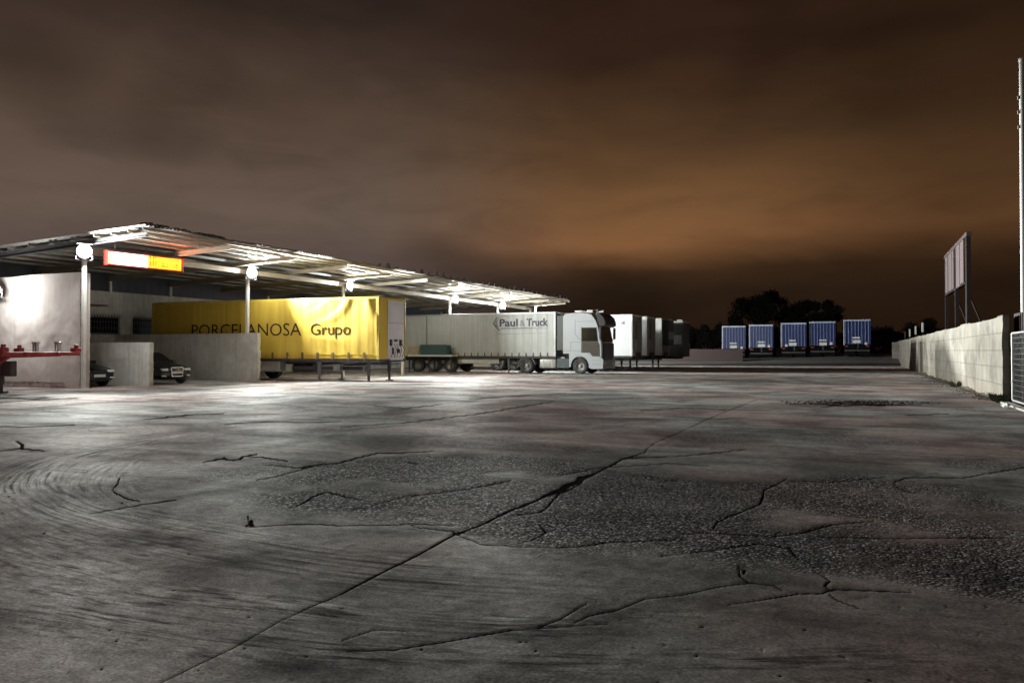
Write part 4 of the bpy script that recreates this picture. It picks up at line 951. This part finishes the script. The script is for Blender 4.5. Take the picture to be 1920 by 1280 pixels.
# ------------------------------------------------------------------ red container chassis at the left edge
rc = empty('container_chassis', 'red skeletal container chassis on a dark landing leg in front of the gable wall', 'trailer', (-23.0, 14.75, 0), 0)
m = MB()
for y in (-.5, .5):
    m.prism([(0, 1.28), (0, 1.42), (-12.4, 1.42), (-12.4, 1.0), (-3.4, .92), (-2.6, 1.22)], 'y', y-.06, y+.06)
m.build('main_beam', RED, rc, .006)
for x in (-.12, -1.3, -2.2, -3.1, -4.6, -6.5, -8.5, -10.5, -12.2):
    MB().box(x-.07, x+.07, -1.22, 1.22, 1.30, 1.415).build('cross_member', RED, rc, .005)
for x in (-.12, -3.1):
    for s in (-1, 1): MB().box(x-.16, x+.12, s*1.14-.1, s*1.14+.1, 1.42, 1.56).box(x-.05, x+.05, s*1.14-.05, s*1.14+.05, 1.56, 1.66).build('twist_lock', RED, rc, .01)
for x in (-.98, -2.15):
    for s in (-1, 1): MB().box(x-.10, x-.04, s*1.1-.05, s*1.1+.05, 1.3, 1.70).box(x+.04, x+.10, s*1.1-.05, s*1.1+.05, 1.3, 1.70).box(x-.12, x+.12, s*1.1-.06, s*1.1+.06, 1.70, 1.76).build('stanchion', GREY, rc, .004)
MB().box(-2.8, -1.1, -1.16, -1.08, 1.43, 1.50).build('pale_rail', GREY, rc)
for s in (-1, 1):
    y = s*.95
    MB().box(-3.85, -3.70, y-.07, y+.07, .3, 1.25).box(-3.82, -3.73, y-.045, y+.045, .06, .4).box(-3.94, -3.60, y-.15, y+.15, 0, .07).build('landing_leg', DARK, rc, .006)
    MB().box(-4.4, -3.25, s*1.05-.12, s*1.05+.12, .58, 1.12).build('storage_box', DARK, rc, .03)
for k_ in range(3):
    for s in (-1, 1): wheel(rc, -8.4-1.31*k_, s*1.05, s, .5, .34)

# ------------------------------------------------------------------ right boundary wall
def big_wall():
    M = bpy.data.materials.new('whitewashed_block'); M.use_nodes = True; t = NT(M.node_tree); p = M.node_tree.nodes['Principled BSDF']
    oc = t.new('ShaderNodeTexCoord').outputs['Object']; sp = t.new('ShaderNodeSeparateXYZ'); t.put(sp.inputs[0], oc)
    cb = t.new('ShaderNodeCombineXYZ'); t.put(cb.inputs[0], sp.outputs[1]); t.put(cb.inputs[1], sp.outputs[2])
    br = t.new('ShaderNodeTexBrick'); br.inputs['Scale'].default_value = 1.0; br.inputs['Brick Width'].default_value = 2.3; br.inputs['Row Height'].default_value = .5; br.inputs['Mortar Size'].default_value = .018; br.inputs['Mortar Smooth'].default_value = .5
    t.put(br.inputs['Vector'], t.mix(.05, cb.outputs[0], t.new('ShaderNodeTexNoise').outputs[1], 'ADD'))
    n = t.noise(oc, .8, 7, .68, .6); n2 = t.noise(oc, 5, 5, .65); st_ = t.noise(t.mapping(oc, (1, 1.6, .25)), 1.0, 5, .6)
    c = t.mix(t.ramp(n, [(.38, 0), (.66, 1)]), (.30, .285, .25), (.13, .12, .10)); c = t.mix(t.m('MULTIPLY', t.ramp(n2, [(.5, 0), (.72, 1)]), .45), c, (.28, .24, .19))
    c = t.mix(t.m('MULTIPLY', t.ramp(st_, [(.45, 0), (.66, 1)]), .6), c, (.20, .18, .13))
    lowm = t.ramp(sp.outputs[2], [(0.0, 1.0), (.5, 0.0)]); c = t.mix(t.m('MULTIPLY', lowm, t.ramp(n2, [(.35, 0), (.6, .6)])), c, (.20, .14, .09))
    c = t.mix(t.m('MULTIPLY', br.outputs['Fac'], t.ramp(n, [(.35, .6), (.6, .2)])), c, (.11, .095, .075))
    t.put(p.inputs['Base Color'], c); p.inputs['Roughness'].default_value = .92
    b = t.new('ShaderNodeBump'); b.inputs['Strength'].default_value = .9; b.inputs['Distance'].default_value = .03
    t.put(b.inputs['Height'], t.m('SUBTRACT', t.m('ADD', t.m('MULTIPLY', n2, .5), n), t.m('MULTIPLY', br.outputs['Fac'], .5))); t.l.new(b.outputs[0], p.inputs['Normal'])
    w = empty('boundary_wall', 'long whitewashed block wall with stained courses running down the right side of the yard', 'wall', (3.83, 25.4, 0))
    ys_ = 25.4; k = 0
    m = MB(); L = 77.0
    def topz(y): return 2.46 + .05*(n1(y*.35, 5)-.5) + .035*math.floor(2*n1(y*.55, 9)) - .0006*y
    def fn(u, v):
        y = L*u**1.5; z = v*topz(y)
        lean = .05*(1-z/2.4)*max(0, 1-y/1.5)
        return (-.04*(n1(y*1.6, z*1.6)-.5) - .025*(n1(y*5, z*5)-.5)*max(0, 1-y/30) - lean*1.2, y - .10*(1-v)*(1 if u == 0 else 0) + (.04*(n1(z*4, 2)-.5) if u == 0 else 0), z)
    m.grid(260, 20, fn)
    m.grid(260, 1, lambda u, v: (fn(u, 1)[0] + v*.16, fn(u, 1)[1], fn(u, 1)[2]))
    m.grid(1, 20, lambda u, v: (fn(0, v)[0] + u*.16, fn(0, v)[1], fn(0, v)[2]))
    m.box(.14, .18, 0.02, L, 0, 2.3)
    m.build('wall_face', M, w, 0, True)
    MB().box(-.55, 0.0, 60, 60.5, 0, 2.35).build('pier', M, w, .02)
big_wall()
# litter of soil and leaves along the wall foot
m = MB()
for i in range(2600):
    y = 25.6 + 30*random.random()**1.6; x = 3.70 - abs(random.gauss(0, .22+.02*(y-25))); s = random.uniform(.015, .06); a = random.random()*6.28; z = random.uniform(.004, .03)
    m.add([(x, y, z), (x+s*math.cos(a), y+s*math.sin(a), z+.4*s*random.random()), (x+s*.6*math.cos(a+1.2), y+s*.6*math.sin(a+1.2), z+.6*s*random.random())], [(0,1,2)])
for i in range(1500):
    px_ = random.gauss(1600, 55); py_ = 757+random.gauss(0, 1.6)
    x, y = ground_px(px_, py_); s = random.uniform(.03, .10); a = random.random()*6.28; z = random.uniform(.01, .05)
    m.add([(x, y, z), (x+s*math.cos(a), y+s*math.sin(a), z+.3*s*random.random()), (x+s*.6*math.cos(a+1.2), y+s*.6*math.sin(a+1.2), z+.5*s*random.random())], [(0,1,2)])
o = m.build('leaf_litter', mat('dry_leaves', (.07, .055, .035), .9)); o['kind'] = 'stuff'
m = MB()
def berm(u, v):
    y = 26.2 + 28*u; w = .25 + .5*n1(y*.6, 2); x = 3.84 - v*w; return (x, y, .09*n1(y*1.1, 3)*(1-v)**1.5*(.6+n1(y*5, v*4)) - .012*v)
m.grid(160, 6, berm); o = m.build('dirt_drift', mat('wall_foot_dirt', (.13, .10, .075), .95, 0, .6, bump=.8)); o['kind'] = 'stuff'

# ------------------------------------------------------------------ gate, dark panel, pole
g = empty('mesh_gate', 'steel mesh gate leaf in a pale tube frame at the right edge', 'gate', (3.88, 24.3, 0))
FRM = mat('gate_tube', (.50, .51, .50), .45, .5, .3)
m = MB()
for (a, b_) in (((0, 0, .10), (0, 0, 1.94)), ((0, 0, 1.94), (0, -5.2, 1.94)), ((0, -5.2, 1.94), (0, -5.2, .10)), ((0, -5.2, .10), (0, 0, .10))): m.cyl(a, b_, .028, 10)
m.build('gate_frame', FRM, g, 0, True)
m = MB()
for i in range(1, 13): m.cyl((0, -.02, .10+i*.142), (0, -5.18, .10+i*.142), .006, 5)
for i in range(1, 104): m.cyl((.006, -i*.05, .12), (.006, -i*.05, 1.92), .0028, 4)
m.build('wire_mesh', mat('wire', (.16, .165, .16), .5, .4), g)
m = MB().box(.35, .40, -8.5, 1.9, 0.02, 2.55)
for i in range(30): m.box(.33, .352, -8.4+i*.32, -8.34+i*.32, .05, 2.53)
m.build('backing_panel', mat('rusty_dark_panel', (.012, .009, .008), .8, 0, .5, (.03, .015, .01)), g)
dp = MB().box(3.60, 3.72, 17.0, 24.75, 0, .05).box(3.74, 3.80, 17.0, 24.75, 0, .05); o = dp.build('gate_track', mat('kerb_concrete', (.40, .38, .34), .9)); tag(o, 'pale concrete gate track set in the ground below the mesh gate', 'gate track')
px_, py_ = 5.12, 30.0
t = empty('lamp_pole', 'tall thin white pole rising behind the wall at the right edge', 'pole', (px_, py_, 0))
MB().cyl((0, 0, 0), (0, 0, 11.3), .085, 16, .07).build('shaft', WSTEEL, t, 0, True); MB().cyl((0, 0, 11.3), (0, 0, 11.38), .09, 16).build('cap', WSTEEL, t)
for z in (9.0, 9.5, 10.0): MB().box(-.12, -.07, -.05, .05, z, z+.12).build('bracket', GREY, t)
# weeds and crumpled paper at the foot of the gate
def weed(label, x, y, n, h, grp='weeds at the foot of the wall'):
    m = MB()
    for i in range(n):
        a = random.random()*6.28; r_ = random.uniform(.02, .18); hh = h*random.uniform(.5, 1); l = random.uniform(.05, .2)
        bx_, by_ = x+r_*math.cos(a), y+r_*math.sin(a); tx_, ty_ = bx_+l*math.cos(a), by_+l*math.sin(a); w = .012
        m.add([(bx_-w, by_, 0), (bx_+w, by_, 0), ((bx_+tx_)/2+w*1.6, (by_+ty_)/2, hh*.6), (tx_, ty_, hh), ((bx_+tx_)/2-w*1.6, (by_+ty_)/2, hh*.6)], [(0,1,2,3,4)])
    o = m.build('weed', mat('weed_green', (.05, .075, .03), .8)); tag(o, label, 'weed', grp)
weed('green weed tuft at the broken end of the whitewashed wall', 3.70, 25.25, 60, .28)
weed('low weed clump beside the crumpled paper under the gate', 3.70, 24.5, 70, .16)
x, y = ground_px(1787, 725); weed('small lone weed at the middle of the wall foot', 3.62, y, 34, .30)
x, y = ground_px(1896, 765)
m = MB(); ico = []
for i in range(5):
    for j in range(9): 
        th = math.pi*(i+.3)/5.2; ph = 2*math.pi*j/9; r_ = .09*(.6+.8*random.random()); ico.append((x-.12+r_*math.sin(th)*math.cos(ph), y+r_*math.sin(th)*math.sin(ph)*1.4, .06+.7*r_*math.cos(th)))
m.add(ico, [(i*9+j, i*9+(j+1) % 9, (i+1)*9+(j+1) % 9, (i+1)*9+j) for i in range(4) for j in range(9)]); o = m.build('crumpled_paper', mat('paper', (.8, .8, .78), .7, 0, .1)); tag(o, 'crumpled white paper lying at the gate foot', 'litter')

# ------------------------------------------------------------------ billboard behind the wall
bx0 = 3.83+1.45; yn, yf = None, None
def by_at(px): 
    r = (px-960)/F; k_ = (cs*r - sn_)/(cs + sn_*r); return bx0/k_
y1_, y2_ = by_at(1817), by_at(1776)
bb = empty('billboard', 'old tall billboard frame with torn pale strips, standing behind the wall', 'billboard', (bx0, y1_, 0))
BL = y2_-y1_; RS = mat('rusty_steel', (.014, .008, .007), .9, .0, .2, (.02, .015, .012))
for f_ in (0, .03, .48, 1):
    MB().box(-.10, .10, f_*BL-.12, f_*BL+.12, 0, 7.5).build('post', RS, bb)
MB().box(-.12, .12, -.3, BL+.3, 7.42, 7.62).build('top_rail', mat('pinkish_rail', (.07, .045, .042), .7), bb)
MB().box(-.10, .10, 0, BL, 5.00, 5.10).build('lower_rail', RS, bb)
PANEL = mat('torn_poster', (.11, .088, .09), .8, 0, .5, (.15, .10, .10), 1.5)
for (a, b_, z0, z1) in ((.10, .24, 5.12, 7.40), (.26, .42, 5.05, 7.40), (.53, .60, 5.12, 7.40), (.62, .80, 5.12, 7.40), (.83, .96, 5.12, 7.40)):
    MB().box(-.115, -.103, a*BL, b_*BL, z0, z1).build('poster_strip', PANEL, bb)
for f_ in (.20, .70): MB().tube([(.1, f_*BL, 5.0), (1.8, f_*BL, .2)], .05).build('brace', RS, bb)

for i, pxx in enumerate((1697, 1706, 1717, 1730)):
    r = (pxx-960)/F; k_ = (cs*r - sn_)/(cs + sn_*r); yy = 4.7/k_
    t = empty('marker_post', ('farthest', 'third', 'second', 'nearest')[i] + ' white post top sticking up behind the wall, ' + ('leftmost', 'second from left', 'third from left', 'rightmost')[i] + ' of four', 'post', (4.7, yy, 0), 0, 'white post tops behind the wall')
    hz = 3.55 + .05*i
    MB().box(-.05, .05, -.05, .05, 0, hz-.75).build('post', RS, t); MB().box(-.07, .07, -.07, .07, hz-.75, hz).build('white_top', WSTEEL, t, .01)

# ------------------------------------------------------------------ blue tipper trailers
BLUE = mat('blue_paint', (.006, .022, .12), .4, 0, .3, (.02, .03, .06), 1.0, .05); BRIM = mat('pale_blue_rim', (.50, .54, .66), .4, .2, .25)
def tipper():
    t = empty('tipper_trailer', '', 'trailer')
    W = 1.25; b, tp = 1.25, 3.72
    MB().box(-W, W, 0, 9.0, b, tp).build('body', BLUE, t)
    for i in range(8):
        x = -W+.14+i*(2*W-.28)/7
        m = MB().prism([(x-.045, 0.0), (x-.022, -.075), (x+.022, -.075), (x+.045, 0.0)], 'z', b+.02, tp-.06); m.build('rib', mat('lit_blue_rib', (.20, .25, .42), .35, 0, .3), t)  # lamp highlights on the ribs put into a paler blue
    MB().box(-W-.05, W+.05, -.10, .04, tp-.06, tp+.10).build('top_rim', BRIM, t, .01)
    MB().box(-W-.05, -W+.05, -.09, .02, b-.1, tp-.06).build('corner_post', BRIM, t)
    MB().box(W-.05, W+.05, -.09, .02, b-.1, tp-.06).build('corner_post', BLUE, t)
    MB().box(-.42, .32, -.13, -.09, 1.78, 1.93).build('upper_plate', WSTEEL, t); MB().box(-.40, .36, -.13, -.09, 1.30, 1.62).build('number_board', WSTEEL, t)
    MB().box(.72, .98, -.12, -.08, 1.22, 1.48).build('side_board', WSTEEL, t)
    MB().box(-1.2, 1.2, -.06, .06, .52, .66).build('underrun_bar', DARK, t); MB().box(-.5, .5, .1, 8.8, .75, b-.002).build('chassis', DARK, t)
    for s in (-1, 1):
        MB().box(s*1.0-.16, s*1.0+.16, -.075, -.055, .98, 1.10).build('tail_light', RED, t)
        MB().box(s*.68-.54, s*.68+.54, -.05, -.02, .10, 1.24).build('under_shade_sheet', mat('shade_black', (.006, .006, .006), .95, 0, .1, (.01, .01, .01), bump=0, spec=.05), t)  # black sheet added as the shade beneath the tipper body
        for k_ in range(3):
            y = .9+1.31*k_; c = (s*1.05, y, .5); 
            o = MB(); o.lathe((0, 0, 0), [(.28, -.15), (.48, -.16), (.5, -.1), (.5, .1), (.48, .16), (.28, .15), (.28, -.15)], 24)
            o.v = [(v[1]+c[0], v[0]+c[1], v[2]+c[2]) for v in o.v]; wo_ = o.build('wheel', TYRE, t, 0, True)
    return t
labs = ['leftmost blue ribbed tipper trailer with a bright white rear plate', 'second blue tipper trailer from the left, in front of the biggest tree', 'middle blue tipper trailer of the five, with a white corner post',
        'fourth blue tipper trailer from the left', 'rightmost blue tipper trailer, nearest to the whitewashed wall']
proto = tipper()
for i, pxx in enumerate((1376, 1427, 1488, 1542, 1607)):
    y = (86.5, 87.0, 86.0, 86.5, 85.5)[i]; o = proto if i == 0 else copy_tree(proto)
    for ch in o.children:
        if ch.name.startswith(('upper_plate', 'number_board')): ch.location = ((0, .06, -.05, .1, -.02)[i], 0, (0, .02, .04, -.05, .06)[i])
        if ch.name.startswith('side_board'): ch.location = ((0, 0, -1.6, .02, 0)[i], 0, (0, .05, .0, .1, -.05)[i])
    o.location = (line_x(pxx, y), y, .47 + .033*(i*3.4)); o.rotation_euler = (0, 0, R((2, -1, 1, 0, -1)[i])); tag(o, labs[i], 'trailer', 'blue tipper trailers in the far lot')

fwl = MB().box(0, 9, 0, .2, 0, 1.25); 
a = camxy(15.5, 76); o = MB().box(0, 8.2, 0, .22, -.4, 1.35).build('low_wall', mat('pinkish_render', (.085, .06, .06), .9, 0, .5, (.09, .07, .06), 1.0)); o.location = (*a, .3); o.rotation_euler = (0, 0, YAW); tag(o, 'low pinkish far wall between the dark trailer and the blue tippers', 'wall')

# ------------------------------------------------------------------ trees
LEAF = mat('dark_foliage', (.010, .013, .007), .9, 0, .5, (.006, .008, .004), 1.0, 0)
BARK = mat('bark', (.06, .045, .035), .95)
def tree(name, label, X, Z, w, top, base, seed, nleaf=2600, z0=.5, group='dark trees beyond the far lot', flat=.5):
    rs = random.Random(seed); x, y = camxy(X, Z); t = empty(name, label, 'tree' if name.endswith('tree') else 'shrub', (x, y, 0), 0, group)
    blobs = []
    H = top-base
    for i in range(15 if w > 3 else 8):
        a = rs.random()*6.28; r_ = math.sqrt(rs.random())*w*.5*.92; zc = base + H*(.34+.56*rs.random()*(1-(r_/(w*.5))**2*.75)); br = w*rs.uniform(.13, .22)
        blobs.append((r_*math.cos(a), r_*math.sin(a), zc, br, min(br*.8, max(.3, top-zc))))
    m = MB()
    for i in range(nleaf):
        b = rs.choice(blobs); d = Vector((rs.gauss(0, 1), rs.gauss(0, 1), rs.gauss(0, 1))).normalized()*(rs.random()**.35)*(1+.15*rs.gauss(0, 1))
        c = Vector((b[0]+d.x*b[3], b[1]+d.y*b[3], b[2]+d.z*b[4])); s = rs.uniform(.10, .26)*(1 if w > 3 else .7)
        u = Vector((rs.gauss(0, 1), rs.gauss(0, 1), rs.gauss(0, 1))).normalized(); v = u.orthogonal().normalized()
        m.add([c-u*s, c+v*s*.5, c+u*s, c-v*s*.5], [(0,1,2,3)])
    m.build('crown', LEAF, t)
    m = MB(); m.cyl((0, 0, 0), (.1, 0, base+H*.35), .035*w+.05, 10, .02*w+.03)
    for b in blobs[:8]: m.cyl((.05, 0, base*.8), (b[0]*.8, b[1]*.8, b[2]), .012*w+.02, 6, .02)
    m.build('trunk', BARK, t)
pxX = lambda px, Z: (px-960)/F*Z
hz = lambda py, Z: CAMH + (658-py)/F*Z
for i, (nm, lab, px_, w_, ty, by_, Z) in enumerate([
    ('tree', 'biggest round dark tree on the left, above the second blue tipper', 1416, 84, 541, 640, 112), ('tree', 'dark tree with the pointed middle crown', 1462, 74, 546, 640, 114), ('tree', 'dark tree with sloping crown right of the middle', 1506, 74, 562, 645, 116),
    ('tree', 'round dark tree separated on the right, above the fourth blue tipper', 1550, 62, 560, 645, 113), ('tree', 'low dark tree left of the biggest tree', 1383, 36, 592, 650, 106)]):
    tree(nm, lab, pxX(px_, Z), Z, w_/F*Z, hz(ty-16, Z), hz(by_, Z), 50+i, 5200 if w_ > 50 else 2200)
sh_ = [(1292,600,40,'bush right beside the dark trailer'),(1322,607,42,'bush above the low pinkish wall'),(1352,604,40,'bush just left of the first blue tipper'),(1600,597,40,'low bush above the rightmost blue tipper'),(1632,603,36,'low bush just left of the wall end'),(1664,600,44,'bush rising over the far end of the wall'),(1700,596,44,'broad bush behind the farthest white post tops'),(1742,594,48,'broad bush behind the nearest white post top'),(1770,603,30,'small bush at the foot of the billboard')]
for i, (px_, ty, w_, lab) in enumerate(sh_):
    Z = 100 if px_ < 1660 else 96
    tree('bush', 'dark '+lab, pxX(px_, Z), Z, w_/F*Z*1.25, hz(ty, Z), hz(668, Z), 90+i, 2600, group='dark bushes on the skyline')
hm = MB(); rs = random.Random(5)
for i in range(7000):
    X = rs.uniform(pxX(1270, 108), pxX(1800, 108)); Z = 108+rs.uniform(-2, 2); z = rs.uniform(.3, 3.6+1.0*n1(X*.4, 1)); x, y = camxy(X, Z); s = rs.uniform(.15, .4)
    u = Vector((rs.gauss(0, 1), rs.gauss(0, 1), rs.gauss(0, 1))).normalized()*s; v = u.orthogonal().normalized()*s*.6; c = Vector((x, y, z))
    hm.add([c-u, c+v, c+u, c-v], [(0,1,2,3)])
o = hm.build('undergrowth', LEAF); o['kind'] = 'stuff'
